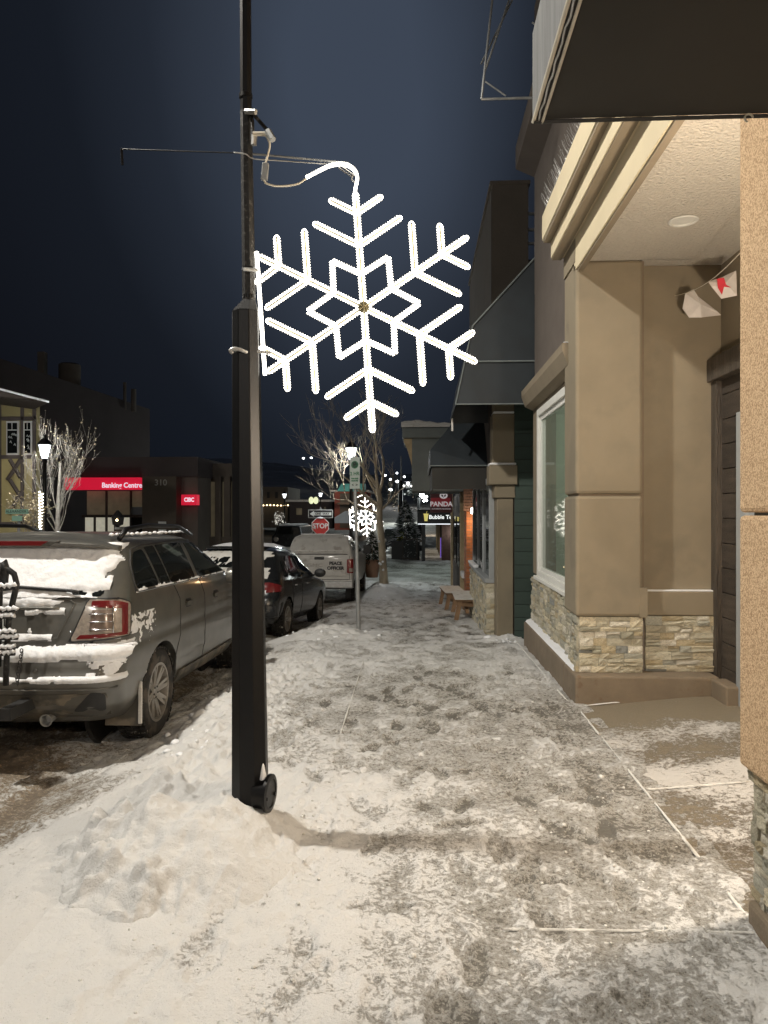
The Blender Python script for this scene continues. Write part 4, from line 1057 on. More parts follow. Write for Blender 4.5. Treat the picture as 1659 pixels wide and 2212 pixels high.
# ================================================================== vehicles
def paint(name, col, metal=.5, rough=.36, dirt=None, dthr=.58):
    return mat(name, col, rough, metal, .12, 5, .05, 200, coat=.5, dirt=dirt, dscale=5, dthr=dthr)
M['paint_suv'] = paint('paint_suv', (.125, .122, .110), .5, .36, (.142, .137, .122), .5)
M['paint_suv_low'] = mat('paint_suv_low', (.085, .080, .068), .55, .2, .2, 4, .1, 100, dirt=(.20, .17, .13), dscale=6, dthr=.5)
M['paint_dark'] = paint('paint_dark', (.022, .024, .026), .4, .25, (.10, .095, .085), .60)
M['paint_white'] = mat('paint_white', (.50, .49, .46), .5, 0, .10, 4, .1, 60, dirt=(.33, .31, .28), dscale=5, dthr=.56, coat=.2)

class Car:
    def __init__(s, root, L, low, top, cr=.25, cf=.3, rb=.10, fb=.25, sb=.02, wedge=.0):
        s.root = root; s.L = L; s.low = low; s.top = top; s.cr = cr; s.cf = cf; s.rb = rb; s.fb = fb; s.sb = sb; s.wedge = wedge
        s.zb = low['z'][-1]
    def par(s, z):
        d = s.low if z <= s.zb else s.top
        return [float(np.interp(z, d['z'], d[k])) for k in ('w', 'r', 'f')]
    def S(s, p, z, side=1):
        w, r, f = s.par(z); cr, cf = s.cr, s.cf
        if z > s.zb: cr = cr*.8; cf = cf*.9
        y0 = r+s.rb*((w-cr)/w)**2; y1 = f-s.fb*((w-cf)/w)**2
        if p < 1: x = p*(w-cr); y = r+s.rb*(x/w)**2
        elif p < 2: a = (p-1)*math.pi/2; x = w-cr+cr*math.sin(a); y = y0+cr*(1-math.cos(a))
        elif p <= 3: t = p-2; y = y0+cr+(y1-cf-y0-cr)*t; x = w+s.sb*(1-(2*t-1)**2)
        elif p < 4: a = (p-3)*math.pi/2; x = w-cf+cf*math.cos(a); y = y1-cf+cf*math.sin(a)
        else: x = (5-p)*(w-cf); y = f-s.fb*(x/w)**2
        return Vector((x*side, y, z*(1-s.wedge*y/s.L)))
    def side_p(s, y, z):
        w, r, f = s.par(z); cr, cf = s.cr, s.cf
        if z > s.zb: cr = cr*.8; cf = cf*.9
        y0 = r+s.rb*((w-cr)/w)**2; y1 = f-s.fb*((w-cf)/w)**2
        if y < y0+cr: return 1+max(0, math.acos(max(-1, min(1, 1-(y-y0)/cr)))/(math.pi/2))
        if y > y1-cf: return 3+math.asin(max(0, min(1, (y-y1+cf)/cf)))/(math.pi/2)
        return 2+(y-y0-cr)/(y1-cf-y0-cr)
    def rear_p(s, x, z):
        w, r, f = s.par(z); cr = s.cr*(.8 if z > s.zb else 1); x = abs(x)
        if x < w-cr: return x/(w-cr)
        return 1+math.asin(min(1, (x-w+cr)/cr))/(math.pi/2)
    def at(s, mode, q, z, off=0, side=1):
        if mode == 'side': p = s.side_p(q, z)
        elif mode == 'rear': p = s.rear_p(q, z); side = 1 if q >= 0 else -1
        elif mode == 'front': p = 5-s.rear_p(q, z); side = 1 if q >= 0 else -1
        else: p = q
        P = s.S(p, z, side)
        if off:
            e = .01; a = s.S(min(p+e, 5), z, side)-s.S(max(p-e, 0), z, side); b_ = s.S(p, z+.01, side)-s.S(p, z-.01, side)
            n = a.cross(b_)*side
            if n.length > 1e-9: n.normalize()
            if p < .02: n = Vector((0, -1, n.z)).normalized()
            P = P+n*off
        return P
    def shell(s, d, dz, caph, mb=None, bottom=True):
        zs = []; z = d['z'][0]
        n = max(2, int((d['z'][-1]-z)/dz)); zs = [d['z'][0]+(d['z'][-1]-d['z'][0])*i/n for i in range(n+1)]
        ps = [i/4 for i in range(4)]+[1+i/8 for i in range(8)]+[2+i/16 for i in range(16)]+[3+i/6 for i in range(6)]+[4+i/4 for i in range(5)]
        k = len(ps); vs = []; fs = []
        for z in zs:
            zz = z if d is s.low else max(z, s.zb+1e-4)
            for sd in (1, -1):
                for p in ps: vs.append(s.S(p, zz, sd))
        for j in range(len(zs)-1):
            for h in (0, 1):
                for i in range(k-1):
                    a = j*2*k+h*k+i; b_ = a+2*k
                    fs.append((a, a+1, b_+1, b_) if h == 0 else (a+1, a, b_, b_+1))
        def cap(j, sign, crown):
            cols = 7; base = len(vs)
            for i, p in enumerate(ps):
                R_ = vs[j*2*k+i]; L_ = vs[j*2*k+k+i]
                ym = math.sin(math.pi*i/(k-1))
                for c in range(1, cols): 
                    t = c/cols; v = R_.lerp(L_, t); v.z += crown*(1-(2*t-1)**2)*min(1, ym*2.5); vs.append(v)
            def idx(i, c):
                if c == 0: return j*2*k+i
                if c == cols: return j*2*k+k+i
                return base+i*(cols-1)+c-1
            for i in range(k-1):
                for c in range(cols):
                    q = (idx(i, c), idx(i, c+1), idx(i+1, c+1), idx(i+1, c))
                    fs.append(q[::-1] if sign > 0 else q)
        cap(len(zs)-1, 1, caph); 
        if bottom: cap(0, -1, 0)
        mb = mb or MB(); mb.add(vs, fs); return mb
    def decal(s, name, poly, m, mode='side', off=.004, side=1, parent=None, rnd=.03, smooth=True):
        # rounded outline
        out_ = []; n = len(poly)
        for i in range(n):
            a, b_, c = Vector(poly[i-1]), Vector(poly[i]), Vector(poly[(i+1) % n])
            r = min(rnd, (a-b_).length*.4, (c-b_).length*.4)
            p0 = b_+(a-b_).normalized()*r; p2 = b_+(c-b_).normalized()*r
            for t in (0, .33, .66, 1): out_.append(((1-t)**2*p0+2*t*(1-t)*b_+t*t*p2))
        # densify
        dn = []
        for i in range(len(out_)):
            a, b_ = out_[i], out_[(i+1) % len(out_)]; k = max(1, int((b_-a).length/.10))
            dn += [a.lerp(b_, j/k) for j in range(k)]
        cen = sum(dn, Vector((0, 0)))/len(dn); N_ = len(dn); vs = []; fs = []
        rings = [1, .999, .66, .33]
        for ri, q in enumerate(rings):
            for v in dn: w_ = cen+(v-cen)*q; vs.append(s.at(mode, w_.x, w_.y, -.003 if ri == 0 else off, side))
        vs.append(s.at(mode, cen.x, cen.y, off, side)); 
        for ri in range(len(rings)-1):
            for i in range(N_): fs.append((ri*N_+i, ri*N_+(i+1) % N_, (ri+1)*N_+(i+1) % N_, (ri+1)*N_+i))
        b0 = (len(rings)-1)*N_
        for i in range(N_): fs.append((b0+i, b0+(i+1) % N_, len(vs)-1))
        mb = MB(); mb.add(vs, fs); o = mb.build(name, m, parent or s.root, smooth=True, local=True); return o
    def strip(s, name, pts, r, m, mode='side', off=.004, side=1, parent=None, seg=6):
        P = []
        for i in range(len(pts)-1):
            a, b_ = pts[i], pts[i+1]; k = max(1, int(math.hypot(b_[0]-a[0], b_[1]-a[1])/.06))
            P += [(a[0]+(b_[0]-a[0])*j/k, a[1]+(b_[1]-a[1])*j/k) for j in range(k)]
        P.append(pts[-1])
        mb = MB().tube([s.at(mode, q, z, off, side) for q, z in P], r, seg); return mb.build(name, m, parent or s.root, smooth='all', local=True)
    def snow(s, name, q0, q1, z0, z1, fn, T, mode='rear', res=.02, side=1, seed=0, m='snow', parent=None):
        nq = int((q1-q0)/res*(1 if mode != 'peri' else 3))+1; nz = int((z1-z0)/res)+1
        Q, Z = np.meshgrid(np.linspace(q0, q1, nq), np.linspace(z0, z1, nz))
        sc = 9 if mode != 'peri' else 24
        PX = np.empty(Q.shape); 
        for j in range(nz):
            for i in range(nq):
                P_ = s.at(mode, float(Q[j, i]), float(Z[j, i]), 0, side); PX[j, i] = P_.x-P_.y*.9
        nse = fbm(PX*sc, Z*sc*1.2, seed, 4); fine = fbm(PX*32, Z*32, seed+9, 3)
        th = np.vectorize(fn)(Q, Z)+(nse-.5)*1.1+(fine-.5)*.30
        idx = {}; vs = []
        def vert(j, i):
            if (j, i) not in idx:
                t = th[j, i]; o_ = -.006 if t <= 0 else T*.68*min(1, t*1.6)**.8*(.6+.8*fine[j, i])+.002
                idx[(j, i)] = len(vs); vs.append(s.at(mode, float(Q[j, i]), float(Z[j, i]), o_, side))
            return idx[(j, i)]
        fs = []
        for j in range(nz-1):
            for i in range(nq-1):
                if max(th[j, i], th[j+1, i], th[j, i+1], th[j+1, i+1]) > 0:
                    fs.append((vert(j, i), vert(j, i+1), vert(j+1, i+1), vert(j+1, i)))
        if not fs: return None
        mb = MB(); mb.add(vs, fs); return mb.build(name, M[m], parent or s.root, smooth='all', local=True)

def body_with_arches(mb, m, root, wheels, R_, wd=.34, name='body'):
    o = mb.build(name, m, root, smooth=True, local=True)
    cut = MB()
    for (x, y, z) in wheels:
        sx = 1 if x > 0 else -1
        prof = [(R_*math.cos(a), R_*math.sin(a)) for a in [i*math.pi/16 for i in range(32)]]
        vs = [(sx*(abs(x)-wd), y+c, z+s_) for c, s_ in prof]+[(sx*(abs(x)+.4), y+c, z+s_) for c, s_ in prof]; n = 32
        fs = [(i, (i+1) % n, n+(i+1) % n, n+i) for i in range(n)]+[tuple(range(n-1, -1, -1)), tuple(range(n, 2*n))]
        if sx < 0: fs = [f[::-1] for f in fs]
        cut.add(vs, fs)
    c = cut.build('cutter', None)
    md = o.modifiers.new('b', 'BOOLEAN'); md.operation = 'DIFFERENCE'; md.object = c; md.solver = 'EXACT'
    par = o.parent; o.parent = None
    dg = bpy.context.evaluated_depsgraph_get(); dg.update()
    ev = o.evaluated_get(dg); me = bpy.data.meshes.new_from_object(ev); o.modifiers.clear()
    o.data = me; me.polygons.foreach_set('use_smooth', [True]*len(me.polygons))
    try: me.set_sharp_from_angle(angle=R(35))
    except Exception: pass
    me.materials.clear(); me.materials.append(m)
    o.parent = par; bpy.data.objects.remove(c)
    return o

def wheel(root, x, y, z, r, wdt, rimr, spokes, side, twin=True, seed=0, rim='rim'):
    """axis along x, outer face towards side"""
    mt = Matrix.Rotation(R(90), 3, 'Y') if side > 0 else Matrix.Rotation(R(-90), 3, 'Y')
    c = Vector((x, y, z)); h = wdt/2
    prof = [(rimr, -h*.8), (rimr+.03, -h*.95), (r-.05, -h), (r-.015, -h*.85), (r, -h*.6), (r, h*.6), (r-.015, h*.85), (r-.05, h), (rimr+.03, h*.98), (rimr+.01, h*.9), (rimr, h*.8)]
    ty = MB(); ty.lathe(prof, 48, c, mt, cap=False)
    t = ty.build('tyre', M['tyre_side'], root, smooth=True, local=True)
    tr = MB(); n = 44
    for k in range(n):
        a = 2*math.pi*k/n
        for row, (a0, a1) in enumerate(((-.92, -.52), (-.42, -.05), (.05, .42), (.52, .92))):
            aa = a+(.5 if row % 2 else 0)*2*math.pi/n
            Mt = Matrix.Translation(c) @ (mt @ Matrix.Rotation(aa, 3, 'Z')).to_4x4()
            tr.box(r-.012, r+.010, -.019, .019, h*a0, h*a1, Mt)
    t2 = tr.build('tread', M['tyre'], t, local=True)
    rm = MB(); rm.lathe([(rimr, -h*.6), (rimr, h*.80), (rimr+.008, h*.90), (rimr-.012, h*.90), (rimr-.022, h*.70), (rimr-.03, -h*.6)], 48, c, mt, cap=False)
    rr = rm.build('rim', M[rim], root, smooth=True, local=True)
    MB().lathe([(rimr-.01, -h*.3), (rimr-.01, -h*.25)], 32, c, mt).build('brake_disc', M['rim_dark'], rr, local=True)
    sp = MB()
    for k in range(spokes):
        for dd in ((-.12, .12) if twin else (0,)):
            a = 2*math.pi*k/spokes+.2; b_ = a+dd
            Mt = Matrix.Translation(c) @ (mt @ Matrix.Rotation(b_, 3, 'Z')).to_4x4()
            w0 = .020 if twin else .034
            vs = [(.05, -w0, h*.62), (.05, w0, h*.62), (rimr-.012, w0*.72, h*.86), (rimr-.012, -w0*.72, h*.86), (.05, -w0, h*.3), (.05, w0, h*.3), (rimr-.012, w0*.7, h*.5), (rimr-.012, -w0*.7, h*.5)]
            sp.add([Mt @ Vector(v) for v in vs], [(0, 3, 2, 1)[::-1], (4, 7, 6, 5), (0, 1, 5, 4), (1, 2, 6, 5), (2, 3, 7, 6), (3, 0, 4, 7)])
    sp.lathe([(.07, h*.3), (.07, h*.60), (.055, h*.68), (.028, h*.70)], 20, c, mt)
    sp.build('spokes', M[rim], rr, local=True)
    nb_ = MB()
    for k in range(5):
        a = 2*math.pi*k/5; p = c+mt @ Vector((.045*math.cos(a), .045*math.sin(a), 0)); nb_.lathe([(.008, h*.6), (.008, h*.74)], 6, p, mt)
    nb_.build('wheel_nuts', M['rim_dark'], rr, local=True)
    return t

M['lens_grey'] = mat('lens_grey', (.22, .17, .14), .2, .2, .35, 30, coat=.7)
# ---------------------------------------------------------------- grey crossover, nearest
suv = thing('parked_car', 'grey-brown station crossover with snow on its rear window, nearest at the left edge', 'car', (-3.13, 5.08, -.115), 0, 'vehicles parked along the kerb')
suv.rotation_euler = (-.012, 0, R(-.3))
low = dict(z=[.30, .38, .44, .56, .61, .67, .70, .76, .83, .87, .95, 1.08, 1.18, 1.23],
           r=[.30, .16, .09, .035, .0, .0, .025, .03, .05, .13, .135, .15, .165, .185],
           w=[.82, .89, .92, .94, .955, .955, .955, .96, .96, .955, .96, .955, .945, .935],
           f=[4.45, 4.55, 4.62, 4.66, 4.68, 4.70, 4.70, 4.70, 4.68, 4.66, 4.60, 4.4, 3.9, 3.55])
top = dict(z=[1.23, 1.30, 1.40, 1.50, 1.58, 1.63, 1.665, 1.69, 1.70],
           w=[.935, .92, .89, .855, .825, .80, .765, .70, .60],
           r=[.185, .225, .29, .355, .41, .45, .50, .60, .80],
           f=[3.55, 3.40, 3.16, 2.92, 2.74, 2.62, 2.5, 2.4, 2.3])
car = Car(suv, 4.7, low, top, .23, .35, .11, .3, .015, .035)
wh = [(.80, 1.03, .37), (-.80, 1.03, .37), (.80, 3.86, .36), (-.80, 3.86, .36)]
body_with_arches(car.shell(low, .03, .02), M['paint_suv'], suv, wh, .425, .30)
g_ = car.shell(top, .03, .025, bottom=False).build('cabin', M['paint_suv'], suv, smooth=True, local=True)
MB().box(-.55, .55, .75, 4.4, .22, .36).build('underbody', M['dark_plastic'], suv, local=True)
for (x, y, z) in wh:
    MB().lathe([(.43, -.02), (.43, .02)], 24, (x-.30*(1 if x > 0 else -1), y, z), Matrix.Rotation(R(90), 3, 'Y')).build('wheel_well', M['dark_plastic'], suv, local=True)
    wheel(suv, x+(.025 if x > 0 else -.025), y, .37, .37, .245, .235, 8, 1 if x > 0 else -1, True)
# side glass
for sd in (1, -1):
    car.decal('quarter_window', [(.56, 1.275), (1.02, 1.275), (.90, 1.585), (.70, 1.56), (.60, 1.45)], M['glass'], 'side', .004, sd, rnd=.05)
    car.decal('door_pane', [(1.06, 1.275), (1.28, 1.275), (1.16, 1.605), (.95, 1.595)], M['glass'], 'side', .004, sd, rnd=.02)
    car.decal('door_pane', [(1.31, 1.275), (1.98, 1.275), (1.86, 1.62), (1.20, 1.61)], M['glass'], 'side', .004, sd, rnd=.03)
    car.decal('door_pane', [(2.08, 1.275), (3.12, 1.28), (2.60, 1.57), (2.35, 1.61), (1.98, 1.62)], M['glass'], 'side', .004, sd, rnd=.04)
    car.strip('window_trim', [(.53, 1.255), (3.2, 1.262)], .007, M['chrome'], 'side', .004, sd)
    car.strip('window_trim', [(.53, 1.255), (.57, 1.46), (.68, 1.585), (.92, 1.612), (1.9, 1.645), (2.4, 1.635), (2.7, 1.57), (3.2, 1.28)], .006, M['dark_plastic'], 'side', .003, sd)
    # door gaps, handles, sill
    car.strip('door_gap', [(1.36, 1.25), (1.47, 1.12), (1.47, .80), (1.36, .62), (1.38, .42), (2.2, .40)], .0045, M['sign_black'], 'side', .0, sd)
    car.strip('door_gap', [(2.10, 1.25), (2.20, 1.10), (2.22, .42)], .0045, M['sign_black'], 'side', .0, sd)
    for y in (1.60, 2.50):
        hd = car.decal('door_handle', [(y, 1.035), (y+.19, 1.035), (y+.19, 1.075), (y, 1.075)], M['paint_suv'], 'side', .022, sd, rnd=.02)
        car.decal('handle_recess', [(y+.02, 1.02), (y+.17, 1.02), (y+.17, 1.10), (y+.02, 1.10)], M['sign_black'], 'side', .003, sd, parent=hd, rnd=.03)
    car.decal('sill_cladding', [(1.50, .33), (3.38, .33), (3.38, .46), (1.50, .46)], M['paint_suv_low'], 'side', .018, sd, rnd=.03)
    # roof rail
    pts = [(.76*sd*1.0, .62+.0, 1.66), (.765*sd, .75, 1.735), (.775*sd, 1.2, 1.765), (.77*sd, 2.0, 1.75), (.75*sd, 2.45, 1.66)]
    MB().tube(pts, [.02, .022, .018, .018, .02], 8).build('roof_rail', M['black_metal'], suv, smooth='all', local=True)
    # mirror
    MB().lathe([(.02, -.07), (.085, -.05), (.095, .0), (.085, .05), (.03, .07)], 14, (1.04*sd, 3.0, 1.20), Matrix.Rotation(R(90), 3, 'Y')).build('mirror', M['paint_suv'], suv, smooth=True, local=True)
    # tail lamps wrapping the corner, in perimeter coordinates
    tl = car.decal('tail_light', [(.80, .925), (1.80, .955), (1.83, 1.19), (1.50, 1.225), (.98, 1.225)], M['clear_lens'], 'peri', .012, sd, rnd=.05)
    car.decal('red_band', [(1.0, 1.175), (1.60, 1.165), (1.62, .97), (1.76, .975), (1.78, 1.18), (1.48, 1.212), (1.04, 1.213)][::1], M['red_lens'], 'peri', .014, sd, parent=tl, rnd=.01) if False else None
    car.decal('red_band', [(1.02, 1.172), (1.74, 1.150), (1.76, 1.185), (1.48, 1.212), (1.04, 1.213)], M['red_lens'], 'peri', .0145, sd, parent=tl, rnd=.02)
    car.decal('red_band', [(1.60, .97), (1.74, .975), (1.745, 1.16), (1.60, 1.17)], M['red_lens'], 'peri', .014, sd, parent=tl, rnd=.01)
    car.decal('red_band', [(.86, .942), (1.74, .962), (1.70, .985), (.90, .972)], M['red_lens'], 'peri', .015, sd, parent=tl, rnd=.01)
    car.decal('reflector', [(.98, .995), (1.40, 1.0), (1.42, 1.15), (1.04, 1.15)], M['lens_grey'], 'peri', .015, sd, parent=tl, rnd=.02)
    for z in (1.01, 1.065, 1.12): car.strip('lens_bar', [(.99, z), (1.42, z)], .004, M['chrome'], 'peri', .020, sd, parent=tl)
    car.strip('lens_bar', [(1.42, .98), (1.42, 1.17)], .004, M['chrome'], 'peri', .020, sd, parent=tl)
    car.strip('lens_edge', [(.80, .925), (.98, 1.225), (1.50, 1.235), (1.84, 1.19), (1.81, .955), (.80, .925)], .008, M['dark_plastic'], 'peri', .006, sd, parent=tl)
    car.decal('bumper_pocket', [(.62, .42), (.84, .42), (.86, .56), (.78, .58)], M['dark_plastic'], 'rear', .003) if sd > 0 else None
# rear glass, spoiler, lamps
car.decal('rear_window', [(-.80, 1.245), (.80, 1.245), (.73, 1.56), (-.73, 1.56)], M['glass'], 'rear', .003, rnd=.06)
spl = MB(); vs = []; n = 20
for i in range(n+1):
    x = -.80+1.6*i/n; e_ = abs(x/.80); y = .345+.06*e_**2+.12*max(0, e_-.85)/.15; z = 1.655-.028*e_**2-.02*max(0, e_-.85)/.15
    vs += [(x, y, z), (x, y-.015, z-.012), (x, y+.02, z-.040), (x, y+.20, z-.03), (x*.98, y+.26, z+.022)]
k = 5; fs = [(i*k+j, i*k+(j+1) % k, (i+1)*k+(j+1) % k, (i+1)*k+j) for i in range(n) for j in range(k)]+[tuple(range(k-1, -1, -1)), tuple(n*k+j for j in range(k))]
spl.add(vs, [f[::-1] for f in fs]); spo = spl.build('spoiler', M['paint_suv'], suv, smooth=True, local=True)
MB().prism([Vector((-.34, 0, 1.650)), Vector((.34, 0, 1.650)), Vector((.28, 0, 1.615)), Vector((-.28, 0, 1.615))], (0, .322, 0), (0, .40, 0)).build('brake_light', M['red_lens'], spo, bevel=.004, local=True)
MB().prism([Vector((-.42, 0, 1.652)), Vector((.42, 0, 1.652)), Vector((.34, 0, 1.607)), Vector((-.34, 0, 1.607))], (0, .334, 0), (0, .40, 0)).build('brake_light_housing', M['paint_suv'], spo, bevel=.006, local=True)
# tailgate detail
car.decal('tailgate_recess', [(-.50, .965), (.46, .965), (.53, 1.14), (-.57, 1.14)], M['paint_suv_low'], 'rear', -.001, rnd=.03)
car.strip('tailgate_gap', [(.805, 1.235), (.80, 1.20), (.745, .92), (.68, .885), (.2, .885), (-.68, .885), (-.745, .92), (-.80, 1.20), (-.805, 1.235)], .006, M['sign_black'], 'rear', .001)
car.strip('tailgate_crease', [(-.57, 1.225), (.56, 1.225), (.60, 1.20), (.57, 1.12), (.49, .955), (.42, .935), (-.42, .935)], .007, M['paint_suv'], 'rear', .004)
car.strip('tailgate_handle', [(-.45, 1.165), (.50, 1.165)], .016, M['paint_suv'], 'rear', .004)
car.strip('badge', [(.585, 1.005), (.60, .975), (.69, .975), (.70, 1.01)], .004, M['chrome'], 'rear', .006)
for x in (.615, .64, .665): car.strip('badge', [(x, .99), (x, .965)], .003, M['chrome'], 'rear', .007)
tx = text('lettering', 'AWD', .034, car.at('rear', .655, .945, .006), M['rim_dark'], suv, rot=(R(86), 0, R(10)), local=True)
car.decal('bumper_valance', [(-.78, .37), (.84, .37), (.87, .565), (-.87, .565)], M['paint_suv_low'], 'rear', .006, rnd=.02)
car.strip('bumper_lip', [(-.9, .60), (.93, .60)], .010, M['paint_suv'], 'rear', .0)
MB().lathe([(.0, .16), (.032, .15), (.036, .0), (.043, -.04), (.046, -.045), (.038, -.045), (.034, .02)], 20, (.44, .16, .37), Matrix.Rotation(R(-90), 3, 'X') @ Matrix.Rotation(.1, 3, 'X')).build('exhaust_pipe', M['steel'], suv, smooth=True, local=True)
for x in (.40, -.40): MB().lathe([(.016, 0), (.016, .012), (.010, .014)], 12, car.at('rear', x, .735, .0), Matrix.Rotation(R(90), 3, 'X')).build('parking_sensor', M['paint_suv'], suv, smooth=True, local=True)
# plate
pl = MB().box(-.155, .155, .115, .122, .985, 1.135).build('number_plate', M['sign_white'], suv, bevel=.004, local=True)
text('plate_lettering', 'BHX 96L', .085, (0, .113, 1.065), M['sign_black'], pl, local=True, ext=.001)
MB().box(-.02, .10, .113, .116, .99, 1.005).build('plate_sticker', M['teal'], pl, local=True)
# wiper and snow
car.strip('wiper', [(.0, 1.275), (.2, 1.30), (.56, 1.275), (.62, 1.262)], .013, M['sign_black'], 'rear', .035)
def winmask(x, z):
    return min(1, (.81-abs(x))*8, (1.66-z)*12)*1.2-.9*math.exp(-(((x-.64)/.15)**2+((z-1.265)/.05)**2))*1.6-1.2*math.exp(-(((x-.80)/.03)**2+((z-1.40)/.025)**2))+.2*(z > 1.3)
car.snow('snow_on_window', -.82, .82, 1.235, 1.63, winmask, .030, 'rear', .016, seed=3)
car.snow('snow_under_wiper', -.5, .52, 1.155, 1.25, lambda x, z: .5-abs(z-1.215)*11-.4*(x > .3)*(x-.3)*4, .032, 'rear', .014, seed=5)
car.snow('snow_on_handle', .26, .54, 1.115, 1.17, lambda x, z: .6-abs(z-1.145)*22, .030, 'rear', .012, seed=6)
car.snow('snow_on_tailgate', -.5, .46, .93, .985, lambda x, z: .62-abs(z-.952)*24, .022, 'rear', .012, seed=7)
car.snow('snow_crumbs', .28, .44, .98, 1.06, lambda x, z: -.02-abs(z-1.0)*4, .010, 'rear', .009, seed=8)
def ledge(x, z): return .75-abs(z-(.845+.02*(x > .55)))*(15 if z < .845 else 22)+.35*max(0, x-.45)
car.snow('snow_on_bumper', -.95, .955, .79, .91, ledge, .075, 'rear', .014, seed=11)
car.snow('snow_on_lip', -.95, .955, .64, .70, lambda x, z: .45-abs(z-.672)*26, .022, 'rear', .012, seed=12)
car.snow('snow_at_corner', 1.05, 1.9, .66, .86, lambda p, z: .16-abs((p-1.2)/.6-(z-.66)/.26)*.35, .016, 'peri', .012, seed=13)
car.snow('snow_splatter', 1.3, 2.12, .66, 1.10, lambda p, z: .12-abs((p-1.45)/.62-(z-.66)/.40)*.8, .016, 'peri', .008, seed=17)
car.snow('snow_on_lamp', .85, 1.6, .93, .955, lambda p, z: .30-abs(z-.94)*20, .014, 'peri', .010, seed=19)
car.snow('snow_on_sill', .58, 3.1, 1.255, 1.29, lambda y, z: .30-abs(z-1.264)*20, .016, 'side', .014, seed=21)
car.snow('snow_on_corner_window', .70, .84, 1.36, 1.58, lambda x, z: .3-abs(x-.79)*10, .022, 'rear', .014, seed=22)
MB().prism([Vector((.68, 0, .46)), Vector((.955, 0, .46)), Vector((.95, 0, .20)), Vector((.66, 0, .20))], (0, .60, 0), (0, .615, 0)).build('mud_flap', M['paint_suv_low'], suv, bevel=.005, local=True)
MB().prism([Vector((.93, 0, .55)), Vector((.962, 0, .55)), Vector((.962, 0, .22)), Vector((.93, 0, .22))], (0, .585, 0), (0, .602, 0)).build('flap_snow', M['snow_dirty'], suv, bevel=.006, local=True)
rs = MB()
for i in range(26):
    y = .62+.07*i; rs.lathe([(.0, -.01), (.022, .0), (.012, .014), (0, .018)], 6, (.70+.02*math.sin(i), y, 1.69+.003*math.sin(i*3)), Matrix.Diagonal((1, 2, 1)))
stuff(rs.build('snow_at_rail', M['snow'], suv, smooth='all', local=True))

# ---------------------------------------------------------------- hitch bike rack behind the grey car
rk = thing('bike_rack', 'dark tubular hitch bike rack with snow-topped cradles behind the grey car', 'bike rack', (-2.80, 4.86, -.11))
def rkp(px, py, ry=5.02): return Wp(px, py, ry)
MB().tube([rkp(12, 1480), rkp(14, 1420), rkp(18, 1340), rkp(27, 1300), rkp(36, 1262), rkp(30, 1240), rkp(14, 1228), rkp(2, 1226)], .020, 10).build('mast', M['frosted_black'], rk, smooth='all')
MB().tube([rkp(-6, 1440), rkp(-2, 1230), rkp(0, 1218), rkp(8, 1214), rkp(12, 1228), rkp(8, 1262)], .026, 8).build('mast', M['frosted_black'], rk, smooth='all')
for i, py in enumerate((1268, 1318, 1332, 1366, 1378, 1400, 1412)):
    a, b_ = rkp(-14, py+2, 4.98), rkp(34+4*math.sin(i*2), py+1, 4.98)
    MB().tube([a, b_], .011, 8).build('cradle', M['dark_plastic'], rk)
    sn = MB(); n = 12; 
    pr = [(a.lerp(b_, t/n)+Vector((0, 0, .014+.008*math.sin(t*1.9+i)))) for t in range(n+1)]
    sn.tube(pr, [.010+.008*abs(math.sin(t*1.3+i)) for t in range(n+1)], 7).build('cradle_snow', M['snow'], rk, smooth='all')
for i in range(12):
    p = rkp(46-i*.9+(2 if i % 2 else 0), 1406+i*6.3, 4.98)
    Mx2 = Matrix.Rotation(R(90*(i % 2)), 3, 'Z')
    MB().tube([p+Mx2 @ Vector((.010*math.cos(t), 0, .016*math.sin(t))) for t in [k*.785 for k in range(9)]], .0035, 5, False).build('chain_link', M['dark_plastic'], rk)
MB().box(-2.84, -2.76, 4.86, 5.2, .34, .42).build('hitch_bar', M['dark_plastic'], rk)

# ---------------------------------------------------------------- dark crossover
c2 = thing('parked_car', 'dark muddy crossover with snow on its roof, between the grey car and the white truck', 'car', (-3.26, 11.98, float(F(12.8))-.13), R(-4.5), 'vehicles parked along the kerb')
c2.rotation_euler = (-.060, 0, R(-4.5))
low2 = dict(z=[.30, .40, .55, .70, .80, .92, 1.02], r=[.16, .05, .0, .01, .08, .11, .16], w=[.80, .86, .89, .90, .90, .895, .88], f=[4.2, 4.35, 4.42, 4.44, 4.40, 4.2, 3.4])
top2 = dict(z=[1.02, 1.15, 1.30, 1.45, 1.53, 1.58, 1.60], w=[.88, .84, .77, .71, .66, .58, .48], r=[.16, .28, .42, .56, .66, .8, 1.0], f=[3.4, 3.1, 2.75, 2.45, 2.3, 2.15, 2.0])
cc = Car(c2, 4.44, low2, top2, .22, .3, .14, .3, .015, .0)
wh2 = [(.77, .88, .34), (-.77, .88, .34), (.77, 3.50, .34), (-.77, 3.50, .34)]
body_with_arches(cc.shell(low2, .045, .03), M['paint_dark'], c2, wh2, .39, .26)
cc.shell(top2, .04, .03, bottom=False).build('cabin', M['paint_dark'], c2, smooth=True, local=True)
MB().box(-.7, .7, .3, 4.1, .24, .36).build('underbody', M['dark_plastic'], c2, local=True)
for (x, y, z) in wh2: wheel(c2, x+(.02 if x > 0 else -.02), y, z, .34, .22, .215, 5, 1 if x > 0 else -1, True)
